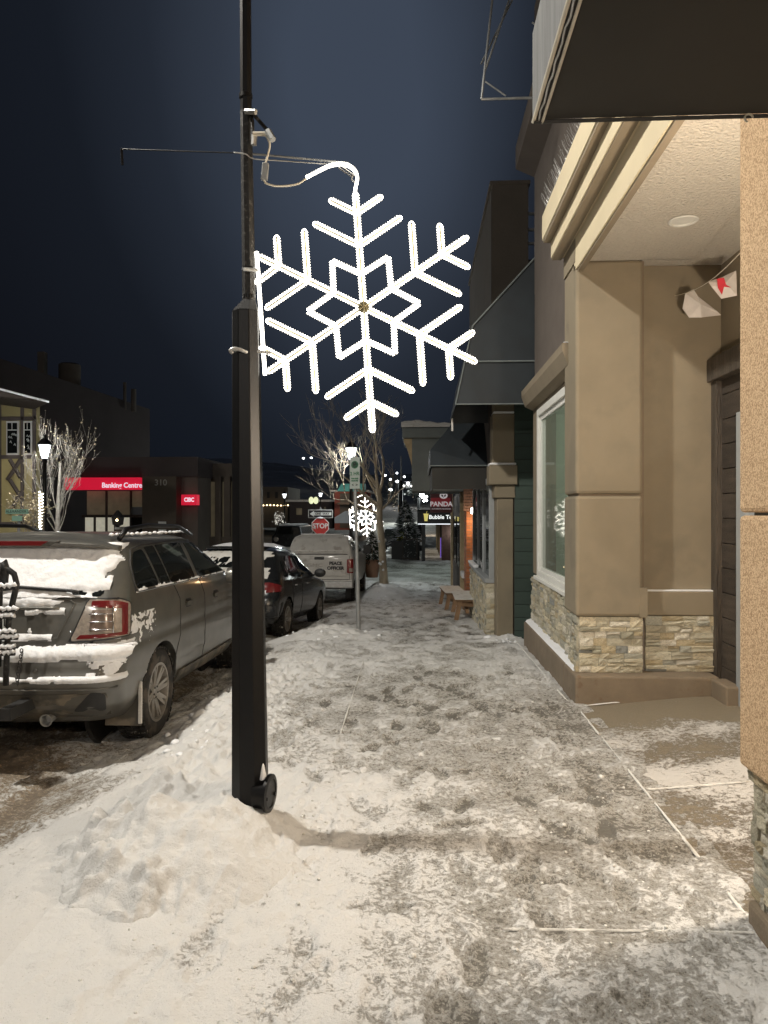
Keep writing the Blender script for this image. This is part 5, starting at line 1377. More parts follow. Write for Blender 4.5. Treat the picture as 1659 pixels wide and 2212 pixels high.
for sd in (1, -1):
    cc.decal('quarter_window', [(.66, 1.08), (.98, 1.06), (.90, 1.36), (.82, 1.36)], M['glass'], 'side', .004, sd, rnd=.04)
    cc.decal('door_pane', [(1.02, 1.06), (1.82, 1.05), (1.78, 1.45), (1.12, 1.43)], M['glass'], 'side', .004, sd, rnd=.04)
    cc.decal('door_pane', [(1.90, 1.05), (2.92, 1.06), (2.45, 1.40), (1.88, 1.45)], M['glass'], 'side', .004, sd, rnd=.04)
    cc.strip('door_gap', [(1.06, 1.03), (1.20, .85), (1.20, .6), (1.24, .36), (1.86, .36), (1.86, 1.03)], .005, M['sign_black'], 'side', .001, sd)
    for y in (1.40, 2.25): cc.decal('door_handle', [(y, .90), (y+.18, .90), (y+.18, .93), (y, .93)], M['chrome'], 'side', .02, sd, rnd=.01)
    cc.decal('tail_light', [(.85, .82), (1.9, .84), (1.95, .93), (1.2, .99), (.9, .98)], M['red_lens'], 'peri', .012, sd, rnd=.05)
    cc.decal('wheel_arch_trim', [(.35, .34), (.50, .62), (.52, .66), (.40, .64)], M['dark_plastic'], 'side', .008, sd, rnd=.02)
    m_ = MB().lathe([(.02, -.09), (.10, -.06), (.11, .0), (.09, .06), (.02, .09)], 14, (1.03*sd, 2.82, 1.10), Matrix.Rotation(R(90), 3, 'X') @ Matrix.Diagonal((1.1, .8, 1))).build('mirror', M['dark_plastic'], c2, smooth=True, local=True)
    MB().tube([(.84*sd, 2.85, 1.04), (.98*sd, 2.83, 1.08)], .02, 6).build('mirror_arm', M['dark_plastic'], m_, local=True)
cc.decal('rear_window', [(-.68, 1.07), (.68, 1.07), (.56, 1.42), (-.56, 1.42)], M['glass'], 'rear', .003, rnd=.08)
cc.snow('snow_on_window', -.70, .70, 1.05, 1.5, lambda x, z: min(.6, (.66-abs(x))*4)-.55*(1.24 < z < 1.42), .03, 'rear', .03, seed=33, m='snow_dirty')
cc.snow('snow_on_tailgate', -.7, .7, .80, .9, lambda x, z: .4-abs(z-.84)*14, .03, 'rear', .03, seed=34)
cc.decal('rear_bumper', [(-.84, .42), (.86, .42), (.86, .62), (-.84, .62)], M['dark_plastic'], 'rear', .02, rnd=.04)
cc.decal('number_plate', [(-.15, .72), (.15, .72), (.15, .84), (-.15, .84)], M['sign_white'], 'rear', .012, rnd=.01)
rf = MB(); vs = []; 
for j in range(9):
    for i in range(7):
        x = -.50+i/6*1.0; y = .82+j/8*1.35; h = 1.625+.035*(1-(abs(x)/.5)**3)+.012*math.sin(i*2+j*1.7)
        e_ = (i in (0, 6)) or (j in (0, 8)); vs.append((x, y, 1.60 if e_ else h+.01))
rf.add(vs, [(j*7+i, j*7+i+1, (j+1)*7+i+1, (j+1)*7+i) for j in range(8) for i in range(6)])
rf.build('roof_snow', M['snow'], c2, smooth='all', local=True)
MB().box(-.5, .5, .55, .75, 1.555, 1.58).build('spoiler', M['paint_dark'], c2, bevel=.01, local=True)

# ---------------------------------------------------------------- white truck with canopy
tk = thing('parked_truck', 'dirty white pickup truck with a canopy lettered PEACE OFFICER, farthest in the row', 'truck', (-2.86, 20.75, float(F(21.7))-.14), 0, 'vehicles parked along the kerb')
tk.rotation_euler = (-.035, 0, 0)
lowt = dict(z=[.62, .80, 1.0, 1.30, 1.44, 1.50], r=[.10, .08, .08, .09, .10, .12], w=[.90, .95, .965, .965, .955, .94], f=[5.6, 5.65, 5.65, 5.6, 5.4, 3.9])
topt = dict(z=[1.50, 1.7, 1.9, 2.02, 2.06], w=[.93, .88, .82, .76, .66], r=[.13, .24, .36, .46, .6], f=[2.2, 2.15, 2.1, 2.05, 2.0])
ct_ = Car(tk, 5.7, lowt, topt, .09, .25, .03, .2, .01, 0)
wht = [(.82, 1.2, .40), (-.82, 1.2, .40), (.82, 4.8, .40), (-.82, 4.8, .40)]
body_with_arches(ct_.shell(lowt, .06, .0), M['paint_white'], tk, wht, .47, .26)
ct_.shell(topt, .06, .03, bottom=False).build('canopy', M['paint_white'], tk, smooth=True, local=True)
cab = dict(z=[1.50, 1.7, 1.86, 1.90], w=[.93, .84, .76, .66], r=[2.3, 2.4, 2.5, 2.6], f=[4.4, 4.0, 3.7, 3.5])
ct2 = Car(tk, 5.7, lowt, cab, .15, .25, .03, .1, .01, 0)
ct2.shell(cab, .06, .02, bottom=False).build('cab', M['paint_white'], tk, smooth=True, local=True)
for sd in (1, -1):
    ct2.decal('door_pane', [(2.5, 1.54), (3.2, 1.54), (3.15, 1.80), (2.6, 1.80)], M['glass'], 'side', .006, sd, rnd=.04)
    ct2.decal('door_pane', [(3.28, 1.54), (4.1, 1.54), (3.7, 1.80), (3.25, 1.80)], M['glass'], 'side', .006, sd, rnd=.04)
    MB().box(.98*sd-.02, 1.20*sd+.02, 3.85, 3.95, 1.45, 1.75).build('mirror', M['dark_plastic'], tk, bevel=.02, local=True)
    ct_.decal('canopy_window', [(.6, 1.62), (1.9, 1.62), (1.85, 1.86), (.65, 1.86)], M['glass'], 'side', .006, sd, rnd=.06)
    tl = ct_.decal('tail_light', [(.90, .98), (1.75, .98), (1.75, 1.38), (.90, 1.38)], M['red_lens'], 'peri', .012, sd, rnd=.04)
    ct_.decal('clear_lens', [(.97, 1.02), (1.5, 1.02), (1.5, 1.12), (.97, 1.12)], M['clear_lens'], 'peri', .018, sd, parent=tl, rnd=.03)
for (x, y, z) in wht: wheel(tk, x, y, z, .40, .26, .22, 6, 1 if x > 0 else -1, False)
MB().box(-.7, .7, .5, 5.2, .50, .66).build('underbody', M['dark_plastic'], tk, local=True)
ct_.decal('canopy_hatch', [(-.74, 1.54), (.74, 1.54), (.60, 1.93), (-.60, 1.93)], M['paint_white'], 'rear', .012, rnd=.05)
ct_.strip('hatch_seal', [(-.80, 1.51), (.80, 1.51)], .012, M['dark_plastic'], 'rear', .004)
ct_.strip('hatch_snow', [(-.72, 1.60), (-.3, 1.585), (.2, 1.60), (.68, 1.59)], .022, M['snow_dirty'], 'rear', .02)
ct_.strip('tailgate_gap', [(.86, 1.47), (.86, .80), (-.86, .80), (-.86, 1.47)], .007, M['sign_black'], 'rear', .001)
ct_.decal('tailgate_panel', [(-.76, .93), (.76, .93), (.76, 1.38), (-.76, 1.38)], M['paint_white'], 'rear', .012, rnd=.04)
ct_.strip('tailgate_crease', [(-.8, .90), (.8, .90)], .012, M['paint_white'], 'rear', .01)
ct_.decal('handle', [(-.14, 1.36), (.14, 1.36), (.14, 1.44), (-.14, 1.44)], M['dark_plastic'], 'rear', .016, rnd=.02)
text('lettering', 'PEACE', .125, (.47, .066, 1.255), M['sign_black'], tk, local=True, ext=.001, bold=.006)
text('lettering', 'OFFICER', .125, (.47, .066, 1.12), M['sign_black'], tk, local=True, ext=.001, bold=.006)
text('embossed_lettering', 'GMC', .13, (-.12, .068, 1.20), M['letter_grey'], tk, local=True, ext=.004, sx=1.6)
bmp = MB().box(-.98, .98, -.10, .12, .56, .76).build('bumper', M['steel'], tk, bevel=.03, local=True)
MB().box(-.26, .26, -.115, -.10, .60, .74).build('number_plate', M['sign_white'], bmp, bevel=.004, local=True)
MB().box(-.95, .95, -.08, .10, .762, .79).build('bumper_snow', M['snow_dirty'], bmp, bevel=.012, local=True)
MB().tube([(-.45, .1, .48), (-.45, -.12, .46), (-.45, -.14, .44)], .03, 8).build('tow_hitch', M['steel'], tk, local=True)
MB().box(-.62, .62, .62, 2.0, 2.075, 2.10).build('roof_snow', M['snow'], tk, bevel=.012, local=True)
MB().box(.70, .84, .66, .70, .22, .55).build('mud_flap', M['dark_plastic'], tk, local=True)
# ================================================================== signs on posts
def gz(x, y): return float(F(y))
pk = thing('parking_sign', 'tall grey steel post with a narrow green and white two hour parking sign', 'road sign', (-1.46, 11.45, -.15))
a = Wp(775, 1368, 11.55); b_ = Wp(765, 990, 11.55)
MB().tube([a-Vector((0, 0, .3)), a.lerp(b_, .35)], .034, 12).build('lower_post', M['grey_steel'], pk, smooth=True)
MB().tube([a.lerp(b_, .345), b_+Vector((0, 0, .03))], .027, 12).build('upper_post', M['grey_steel'], pk, smooth=True)
bd = thing  # alias unused
c_ = Wp(766, 1022, 11.50); Yr = Matrix.Rotation(YAW, 4, 'Z')
Ms = Matrix.Translation(c_) @ Matrix.Rotation(YAW+R(-22), 4, 'Z')
pl_ = MB().box(-.085, .085, -.004, .004, -.245, .245, Ms).build('sign_plate', M['sign_grey'], pk, bevel=.002)
def onplate(name, s, size, x, z, m): 
    p = Ms @ Vector((x, -.007, z)); return text(name, s, size, p, m, pk, rot=(R(90), 0, YAW+R(-22)), ext=.001, bold=.002)
MB().lathe([(.060, 0), (.060, .002), (.050, .002), (.050, 0)], 28, Ms @ Vector((0, -.004, .13)), (Ms.to_3x3() @ Matrix.Rotation(R(90), 3, 'X'))).build('green_ring', M['sign_green'], pk)
onplate('lettering', 'P', .10, 0, .13, M['sign_black']); onplate('lettering', '2 HR', .075, 0, -.01, M['sign_green'])
onplate('lettering', '9:00-18:00', .028, 0, -.085, M['sign_green']); onplate('lettering', 'MON-FRI', .028, 0, -.12, M['sign_green'])
onplate('arrow_lettering', '<  >', .06, 0, -.185, M['sign_black'])

def place_post(px, py0, py1, ry, r, name, m, parent): 
    a = Wp(px, py0, ry); b_ = Wp(px, py1, ry); return MB().tube([a, b_], r, 10).build(name, m, parent, smooth=True)
st = thing('stop_sign', 'red octagonal STOP sign below a one way arrow plate, behind the white truck', 'road sign', tuple(Wp(692, 1250, 27.5)))
place_post(692, 1262, 1096, 27.5, .03, 'post', M['grey_steel'], st)
cs = Wp(691.5, 1136.5, 27.4); Mq = Matrix.Translation(cs) @ Matrix.Rotation(YAW, 4, 'Z')
def octa(r, y0, y1, m, nm, par): 
    return MB().prism([Mq @ Vector((r/math.cos(R(22.5))*math.cos(R(22.5+45*k)), 0, r/math.cos(R(22.5))*math.sin(R(22.5+45*k)))) for k in range(8)], (0, y0, 0), (0, y1, 0)).build(nm, m, par)
sp_ = octa(.32, -.01, .0, M['sign_white'], 'sign_border', st); octa(.295, -.016, -.0105, M['stop_red'], 'sign_face', st)
text('lettering', 'STOP', .25, Mq @ Vector((0, -.022, 0)), M['sign_white'], st, rot=(R(90), 0, YAW), ext=.002, bold=.006, sx=.95)
MB().lathe([(.0, -.04), (.10, -.02), (.22, .0), (.10, .03), (0, .04)], 12, cs+Vector((0, -.03, -.31)), Matrix.Diagonal((1, .25, 1))).build('clinging_snow', M['snow'], st, smooth='all')
MB().lathe([(.0, -.03), (.12, -.01), (.10, .03), (0, .045)], 12, cs+Vector((.0, -.03, .30)), Matrix.Diagonal((1, .25, 1))).build('clinging_snow', M['snow'], st, smooth='all')
co = Wp(692, 1110, 27.4); Mo = Matrix.Translation(co) @ Matrix.Rotation(YAW, 4, 'Z')
ow = MB().box(-.455, .455, -.01, 0, -.155, .155, Mo).build('one_way_border', M['sign_white'], st, bevel=.02)
MB().box(-.435, .435, -.015, -.0105, -.135, .135, Mo).build('one_way_plate', M['sign_black'], ow, bevel=.0)
ar = [(-.40, 0), (-.24, .105), (-.24, .055), (.40, .055), (.40, -.055), (-.24, -.055), (-.24, -.105)]
MB().prism([Mo @ Vector((x, 0, z)) for x, z in ar], (0, -.022, 0), (0, -.016, 0)).build('arrow', M['sign_white'], ow)
text('lettering', 'ONE  WAY', .105, Mo @ Vector((.06, -.026, 0)), M['sign_black'], ow, rot=(R(90), 0, YAW), ext=.001, bold=.003)
for px in (672, 682):
    l_ = thing('signal_beacon', ('left' if px < 675 else 'right')+' of the two round pale yellow lamps above the one way sign', 'lamp', tuple(Wp(px, 1081, 33)), 0, 'pair of round yellow lamps')
    MB().lathe([(.11, 0), (.11, .05), (.09, .07)], 20, Wp(px, 1081, 33), Matrix.Rotation(R(90), 3, 'X') @ Matrix.Diagonal((1, 1.45, 1))).build('lens', mat('beacon_lens', (.8, .8, .5), .5, 0, 0, 1, emit=.7, ecol=(.95, 1, .62)) if px < 675 else bpy.data.materials['beacon_lens'], l_, smooth=True)
    MB().lathe([(.13, -.12), (.13, .0), (.12, .0)], 20, Wp(px, 1081, 33), Matrix.Rotation(R(90), 3, 'X') @ Matrix.Diagonal((1, 1.4, 1))).build('housing', M['dark_plastic'], l_, smooth=True)
    MB().tube([Wp(px, 1081, 33.1), Wp(677, 1105, 33.1), Wp(677, 1235, 33.1)], .035, 8).build('post', M['dark_plastic'], l_)

# ================================================================== lantern street lamps
def lglass():
    m = mat('lantern_glass', (.8, .85, .85), .3, 0, 0, 1, emit=5, ecol=(.93, .98, 1)); m.node_tree.nodes['Principled BSDF'].inputs['Alpha'].default_value = .3; return m
def lantern(loc_base, height, label, power, col=(.95, .98, 1), s=1.0, group='old-fashioned lantern street lamps', glow='lamp_glow_cool', lit=True, name='lantern_lamp'):
    t = thing(name, label, 'street lamp', tuple(loc_base), 0, group); b = Vector(loc_base); H = height
    MB().lathe([(.13*s, -.1), (.13*s, .35*s), (.08*s, .45*s), (.055*s, .6*s), (.045*s, H-.1), (.07*s, H-.05), (.05*s, H)], 12, b).build('pole', M['black_metal'], t, smooth=True)
    q = b+Vector((0, 0, H))
    MB().lathe([(.09*s, 0), (.10*s, .03*s), (.085*s, .04*s)], 6, q).build('lantern_base', M['black_metal'], t)
    gl = MB().lathe([(.07*s, .04*s), (.16*s, .36*s)], 6, q).build('lantern_glass', lglass() if 'lantern_glass' not in bpy.data.materials else bpy.data.materials['lantern_glass'], t)
    br_ = MB()
    for k in range(6):
        a = 2*math.pi*k/6; br_.tube([q+Vector((.088*s*math.cos(a), .088*s*math.sin(a), .04*s)), q+Vector((.172*s*math.cos(a), .172*s*math.sin(a), .36*s))], .009*s, 5)
    br_.build('lantern_frame', M['black_metal'], t)
    MB().lathe([(.20*s, .36*s), (.20*s, .385*s), (.09*s, .50*s), (.03*s, .54*s), (.02*s, .62*s)], 6, q).build('lantern_roof', M['black_metal'], t)
    MB().lathe([(.0, .08*s), (.055*s, .12*s), (.06*s, .28*s), (.0, .34*s)], 10, q).build('bulb', M[glow], t, smooth=True)
    if power: lamp('lantern_light', 'POINT', q+Vector((0, 0, .2*s)), power, col, .1)
    return t
p2 = Wp(758, 1262, 26.3); ph = Wp(755, 995, 26.3).z-p2.z
lantern(p2, ph, 'black lantern street lamp behind the parking sign, carrying the small far snowflake', 2400, s=1.25)
f2_ = copy_tree(fl); f2_.location = Wp(790, 1118, 26.1); f2_['label'] = 'small far white snowflake light, half behind the parking sign post'
f2_.scale = (1.02,)*3
pL = Wp(96, 1222, 21.0); phL = Wp(93, 993, 21).z-pL.z
lantern(pL, phL, 'brightly lit lantern street lamp across the road in front of the twiggy tree', 1100, s=1.15)
for (px, pyb, pyt, ry, lab, pw) in ((614, 1150, 1077, 62, 'distant lantern lamp above the round light-studded tree', 60), (692, 1150, 1074, 70, 'distant lantern lamp just above the one way sign', 60)):
    b0 = Wp(px, pyb, ry); lantern(b0, Wp(px, pyt, ry).z-b0.z, lab, pw, s=1.1)
# two plain poles across the side street
fp = thing('banner_pole', 'slim dark pole with a small yellow notice, beyond the side street', 'pole', tuple(Wp(865, 1212, 44)))
place_post(865, 1215, 1038, 44, .13, 'pole', M['black_metal'], fp); place_post(866, 1038, 985, 44, .035, 'top_rod', M['steel'], fp)
MB().box(-.22, .22, -.03, 0, -.38, .38, Matrix.Translation(Wp(864.5, 1163, 43.8))).build('notice', M['yellow'], fp)
fp2 = thing('cluster_lamp', 'black pole topped by a cluster of small white globe lights near the bubble tea canopy', 'street lamp', tuple(Wp(905, 1195, 47)))
place_post(905, 1195, 1075, 47, .13, 'pole', M['black_metal'], fp2)
cb = MB(); rng = random.Random(2)
for k in range(11): cb.lathe([(0, -.09), (.09, 0), (0, .09)], 8, Wp(rng.uniform(897, 922), rng.uniform(1062, 1082), 47))
cb.build('globe_cluster', M['lamp_glow_cool'], fp2, smooth=True)
lamp('globe_cluster_light', 'POINT', Wp(906, 1070, 46), 260, (.9, 1, .97), .3)
tbn = thing('waste_bin', 'black cylindrical litter bin standing at the foot of the cluster lamp pole', 'litter bin', tuple(Wp(907, 1198, 46)))
MB().lathe([(.30, 0), (.33, .95), (.30, 1.0), (.2, 1.08)], 14, tuple(Wp(907, 1198, 46))).build('bin', M['dark_plastic'], tbn, smooth=True)

# small things on the far corner
ch = thing('chalkboard', 'black A-frame chalkboard with white scrawl on the far corner pavement', 'chalkboard', tuple(Wp(885, 1209, 41)))
c0 = Wp(885, 1186, 41)
MB().box(-.42, .42, -.03, 0, -.58, .58, Matrix.Translation(c0)).build('frame', M['dark_timber'], ch, bevel=.01)
MB().box(-.36, .36, -.045, -.031, -.50, .52, Matrix.Translation(c0)).build('board', M['chalk'], ch)
for i, s in enumerate(('SNOW', 'COFFEE', 'OPEN')): pass
MB().box(-.42, .42, .4, .43, -.58, .50, Matrix.Translation(c0)).build('rear_leg', M['dark_timber'], ch)
npk = thing('small_no_parking_sign', 'small white round-symbol sign on the far pavement right of the chalkboard', 'sign', tuple(Wp(909, 1208, 42)))
MB().box(-.24, .24, -.02, 0, -.34, .34, Matrix.Translation(Wp(908, 1187, 42))).build('plate', M['sign_white'], npk, bevel=.01)
MB().lathe([(.17, 0), (.17, .01), (.13, .01), (.13, 0)], 20, Wp(908, 1184, 41.96), Matrix.Rotation(R(90), 3, 'X')).build('ring', M['sign_black'], npk)
text('lettering', 'P', .2, Wp(908, 1184, 41.95), M['sign_black'], npk)
place_post(909, 1208, 1196, 42, .04, 'post', M['grey_steel'], npk)

# ================================================================== planters with spruces
def spruce(mb, sn, base, H, Rr, rng, n=900, low_=.05):
    for k in range(n):
        t = rng.random()**.8; a = rng.uniform(0, 6.28); z = low_*H+H*(1-low_)*t; rmax = Rr*(1-t)**.8+.04
        r0 = rmax*rng.uniform(.1, .6); r1 = min(rmax, r0+rmax*.55); dz = -.10*H*(1-t)*rng.random()
        d = Vector((math.cos(a), math.sin(a), 0)); s_ = Vector((-d.y, d.x, 0))*.028*rng.uniform(.8, 1.5)*(Rr/.6)
        p = base+d*r0+Vector((0, 0, z)); q = base+d*r1+Vector((0, 0, z+dz))
        mb.add([p+s_*.6, p-s_*.6, q-s_*.3, q+s_*.3, (p+q)/2+Vector((0, 0, -.03)), ], [(0, 1, 2, 3), (0, 4, 3), (1, 2, 4)])
        for j in range(3):
            m = p.lerp(q, .35+.25*j); e_ = s_.normalized()*.07*rng.uniform(.6, 1.2)*(Rr/.6)
            for sg in (-1, 1): mb.add([m, m+d*.02, m+e_*sg+d*.05], [(0, 1, 2)])
        if rng.random() < .45:
            m0 = p.lerp(q, .35)+Vector((0, 0, .015)); m1 = q+Vector((0, 0, .015))
            sn.add([m0+s_*.7, m0-s_*.7, m1-s_*.5, m1+s_*.5, (m0+m1)/2+Vector((0, 0, .03))], [(0, 1, 4), (1, 2, 4), (2, 3, 4), (3, 0, 4)])
def planter(base, label, H, Rr, pot_m, pr, ph_, seed, n=900, square=False):
    t = thing('planter_spruce', label, 'planter', tuple(base), 0, 'potted spruces on the pavement')
    b = Vector(base)
    if square: MB().box(b.x-pr, b.x+pr, b.y-pr, b.y+pr, b.z, b.z+ph_).build('pot', M[pot_m], t, bevel=.02)
    else: MB().lathe([(pr*.68, 0), (pr, ph_-.06), (pr*1.06, ph_-.05), (pr*1.06, ph_), (pr*.9, ph_)], 20, b).build('pot', M[pot_m], t, smooth=True)
    MB().tube([b+Vector((0, 0, ph_-.05)), b+Vector((0, 0, ph_+H*.7))], .03, 6).build('trunk', M['bark'], t)
    mb, sn = MB(), MB(); spruce(mb, sn, b+Vector((0, 0, ph_-.15)), H, Rr, random.Random(seed), n)
    stuff(mb.build('foliage', M['needles'], t)); stuff(sn.build('branch_snow', M['snow'], t)); return t
planter(Wp(803, 1247, 26), 'snow-dusted spruce in a tan round pot between the truck and the tree', 1.15, .50, 'terracotta', .30, .62, 5, 900)
planter(Wp(876, 1210, 42.6), 'dark spruce in a square planter beside the chalkboard', 2.5, 1.1, 'dark_plastic', .8, 1.1, 6, 800, True)

# ================================================================== bare trees
def branch(mb, p, d, L_, r, depth, rng, spread=.55, up=.12, tips=None, seg=None, kids=(2, 3)):
    n = 4; pts = [p]; rs = [r]; dd = d.copy()
    for i in range(n):
        dd = (dd+Vector((rng.uniform(-1, 1), rng.uniform(-1, 1), rng.uniform(-.6, .8)))*.16+Vector((0, 0, up))*.3).normalized()
        pts.append(pts[-1]+dd*L_/n); rs.append(r*(1-.45*(i+1)/n))
    mb.tube(pts, rs, seg or (7 if depth > 3 else 4 if depth > 1 else 3), False)
    if tips is not None and depth <= 1: tips.append((pts[-1], dd))
    if depth <= 0: return
    for k in range(rng.randint(*kids)):
        i = rng.randint(1, n) if k else n; t_ = dd.cross(Vector((rng.uniform(-1, 1), rng.uniform(-1, 1), rng.uniform(-1, 1)))).normalized()
        nd = (dd+t_*spread*rng.uniform(.6, 1.5)).normalized()
        branch(mb, pts[i], nd, L_*rng.uniform(.62, .85), max(.004, rs[i]*.66), depth-1, rng, spread, up, tips, seg, kids)
tr = thing('bare_tree', 'bare street tree with pale snow-dusted bark and spreading twigs left of the far pavement', 'tree', tuple(Wp(828, 1258, 25.5)))
tpts = [Wp(*q, 25.5) for q in ((829, 1262), (827, 1225), (824, 1170), (819, 1120), (820, 1080), (816, 1055))]
MB().tube(tpts, [.16, .135, .12, .11, .095, .085], 12).build('trunk', M['bark'], tr, smooth=True)
rng = random.Random(12); tips = []
limbs = [((816, 1055), (-.55, .1, .75), 1.25, .07), ((818, 1065), (.35, .1, .85), 1.2, .06), ((820, 1095), (-.75, -.2, .55), 1.4, .075), ((819, 1105), (.7, .1, .65), 1.0, .045), ((816, 1055), (-.1, -.3, .95), 1.2, .06), ((819, 1110), (-.9, .2, .35), 1.3, .05), ((818, 1080), (-.35, .5, .8), 1.3, .055)]
for (q, d, L_, r) in limbs:
    lb = MB(); branch(lb, Wp(*q, 25.5), Vector(d).normalized(), L_, r, 5, rng, .52, .18, tips, kids=(2, 3)); lb.build('limb', M['bark'], tr)
stt = MB()
for k in range(5):
    q = Wp(822+rng.uniform(-4, 6), rng.uniform(1150, 1250), 25.3); stt.lathe([(0, -.03), (.05, 0), (.03, .04), (0, .06)], 7, q)
stt.build('clinging_snow', M['snow'], tr, smooth='all')
# twiggy frosted tree on the left
tl_ = thing('frosted_tree', 'many-stemmed frosted tree with a few dry leaves beside the lit lantern on the left', 'tree', tuple(Wp(125, 1225, 22.5)))
rng = random.Random(21); tips = []
MB().tube([Wp(127, 1235, 22.5), Wp(124, 1150, 22.5), Wp(126, 1080, 22.5), Wp(130, 1000, 22.5)], [.09, .08, .06, .03], 9).build('trunk', M['frost_twig'], tl_, smooth=True)
for k in range(12):
    h = Wp(125+rng.uniform(-3, 3), rng.uniform(1060, 1180), 22.5); a = rng.uniform(0, 6.28)
    lb = MB(); branch(lb, h, Vector((math.cos(a)*.42, math.sin(a)*.42, 1)).normalized(), rng.uniform(.8, 1.15), .020, 4, rng, .30, .30, tips, kids=(2, 3)); lb.build('limb', M['frost_twig'], tl_)
lf = MB()
for (p, d) in tips:
    if rng.random() < .5:
        s = .032*rng.uniform(.7, 1.4); u = Vector((rng.uniform(-1, 1), rng.uniform(-1, 1), rng.uniform(-1, 1))).normalized()*s; v = u.cross(d).normalized()*s*.7
        lf.add([p-u, p+v, p+u, p-v], [(0, 1, 2, 3)])
stuff(lf.build('dry_leaves', M['leaf'], tl_))
bu = thing('leafy_bush', 'bush keeping dry tan leaves at the left edge, below the yellow house', 'bush', tuple(Wp(62, 1200, 21.5)))
sb, lf = MB(), MB(); tips = []
for k in range(8):
    a = rng.uniform(0, 6.28); branch(sb, Wp(70+rng.uniform(-8, 8), 1190, 21.5), Vector((math.cos(a)*.5-.15, math.sin(a)*.4, 1)).normalized(), .62, .022, 4, rng, .45, .1, tips, kids=(2, 3))
for (p, d) in tips:
    for j in range(2):
        s = .04*rng.uniform(.6, 1.3); u = Vector((rng.uniform(-1, 1), rng.uniform(-1, 1), rng.uniform(-1, 1))).normalized()*s; v = u.cross(Vector((.3, .2, 1))).normalized()*s*.7; p_ = p+u*.8*j
        lf.add([p_-u, p_+v, p_+u, p_-v], [(0, 1, 2, 3)])
sb.build('stems', M['frost_twig'], bu); stuff(lf.build('dry_leaves', M['leaf'], bu))
# wrapped lights column beside the lantern pole
lc = thing('light_wrapped_post', 'short post wrapped in dazzling white fairy lights left of the lit lantern pole', 'light display', tuple(Wp(88, 1215, 20.6)))
mb = MB(); pts = []
for i in range(160):
    t = i/159; pts.append(Wp(88, 1215, 20.6)+Vector((.055*math.cos(i*.9), .055*math.sin(i*.9), t*(Wp(88, 1062, 20.6).z-Wp(88, 1215, 20.6).z))))
mb.tube(pts, .014, 5).build('light_string', M['rope'], lc)
MB().tube([pts[0], Wp(88, 1062, 20.6)], .05, 8).build('post', M['bark'], lc)

# ================================================================== buildings across the road on the left
bk_ = thing('bank_building', 'low brown bank with a lit red sign, glass front and number 310 on its pier', 'building', (-10, 31, -1))
YB = 31.0
def XB(px, ry=YB): return Wp(px, 1100, ry).x
def ZB(py, ry=YB): return Wp(829, py, ry).z
def bx(name, m, px0, px1, py0, py1, y0=YB, y1=YB+.4, parent=None, bev=0):
    return MB().box(XB(px0, y0), XB(px1, y0), y0+ (0), y1, ZB(py1, y0), ZB(py0, y0)).build(name, M[m], parent or bk_, bevel=bev)
bx('wall', 'bank_brown', 296, 372, 1028, 1240, YB-.5, YB+3)
bx('wall', 'bank_wall', 372, 420, 1028, 1240, YB+.2, YB+3)
bx('parapet', 'dark_wall', 20, 420, 985, 1028, YB+.0, YB+4)
bx('sign_fascia', 'bank_red', 120, 292, 1030, 1057, YB-.30, YB-.05)
text('lettering', 'Banking Centre', .30, Vector((XB(251, YB-.35), YB-.36, ZB(1047.5, YB-.35))), M['bank_white'], bk_, bold=.006, sx=.92)
text('lettering', '310', .36, Vector((XB(338, YB-.5), YB-.52, ZB(1042, YB-.5))), M['letter_grey'], bk_, bold=.004)
for a, b_ in ((172, 214), (216, 268), (271, 296)): bx('window_pane', 'office_dim', a, b_, 1060, 1112 if b_ < 290 else 1095, YB+.1, YB+.15)
for a, b_ in ((168, 187), (190, 212), (217, 233), (235, 267)):
    bx('window_pane', 'office_glow', a, b_, 1118, 1155, YB+.1, YB+.15)
for px in (214.5, 269.5, 188, 234): bx('mullion', 'dark_timber', px-1.2, px+1.2, 1057 if px in (214.5, 269.5) else 1116, 1240, YB-.05, YB+.2)
bx('transom', 'dark_timber', 160, 296, 1112, 1118, YB-.06, YB+.2)
bx('base_wall', 'bank_brown', 40, 296, 1155, 1240, YB+.02, YB+.3)
bx('door_glass', 'glass', 272, 295, 1116, 1160, YB+.1, YB+.14)
bx('notice', 'sign_white', 332, 349, 1127, 1138, YB-.56, YB-.51)
bx('notice', 'sign_white', 332, 349, 1144, 1148, YB-.56, YB-.51)
for i, (a, b_) in enumerate(((421, 432), (446, 458), (468, 478), (490, 500))):
    bx('tall_window', 'office_dim', a, b_, 1040, 1160, YB+2.2, YB+2.25)
    bx('pier', 'bank_brown', b_, b_+13, 1028, 1200, YB+1.9, YB+2.3)
bx('rear_wall', 'bank_brown', 405, 520, 1000, 1040, YB+2.26, YB+3)
bx('rear_base', 'bank_brown', 405, 520, 1160, 1240, YB+2.0, YB+3)
bs_ = thing('bank_box_sign', 'small lit red projecting sign with white CIBC lettering on the bank corner', 'sign', (XB(400), YB-.2, ZB(1080)))
MB().box(XB(384, YB-.3), XB(418, YB-.3), YB-.35, YB+.1, ZB(1091, YB-.3), ZB(1068, YB-.3)).build('sign_box', M['bank_red'], bs_, bevel=.01)
text('lettering', 'CIBC', .24, Vector((XB(401, YB-.36), YB-.37, ZB(1079.5, YB-.36))), M['bank_white'], bs_, bold=.008, sx=.8)
MB().tube([(XB(401, YB), YB-.1, ZB(1091)), (XB(401, YB), YB+.3, ZB(1091))], .03, 6).build('bracket', M['dark_plastic'], bs_)
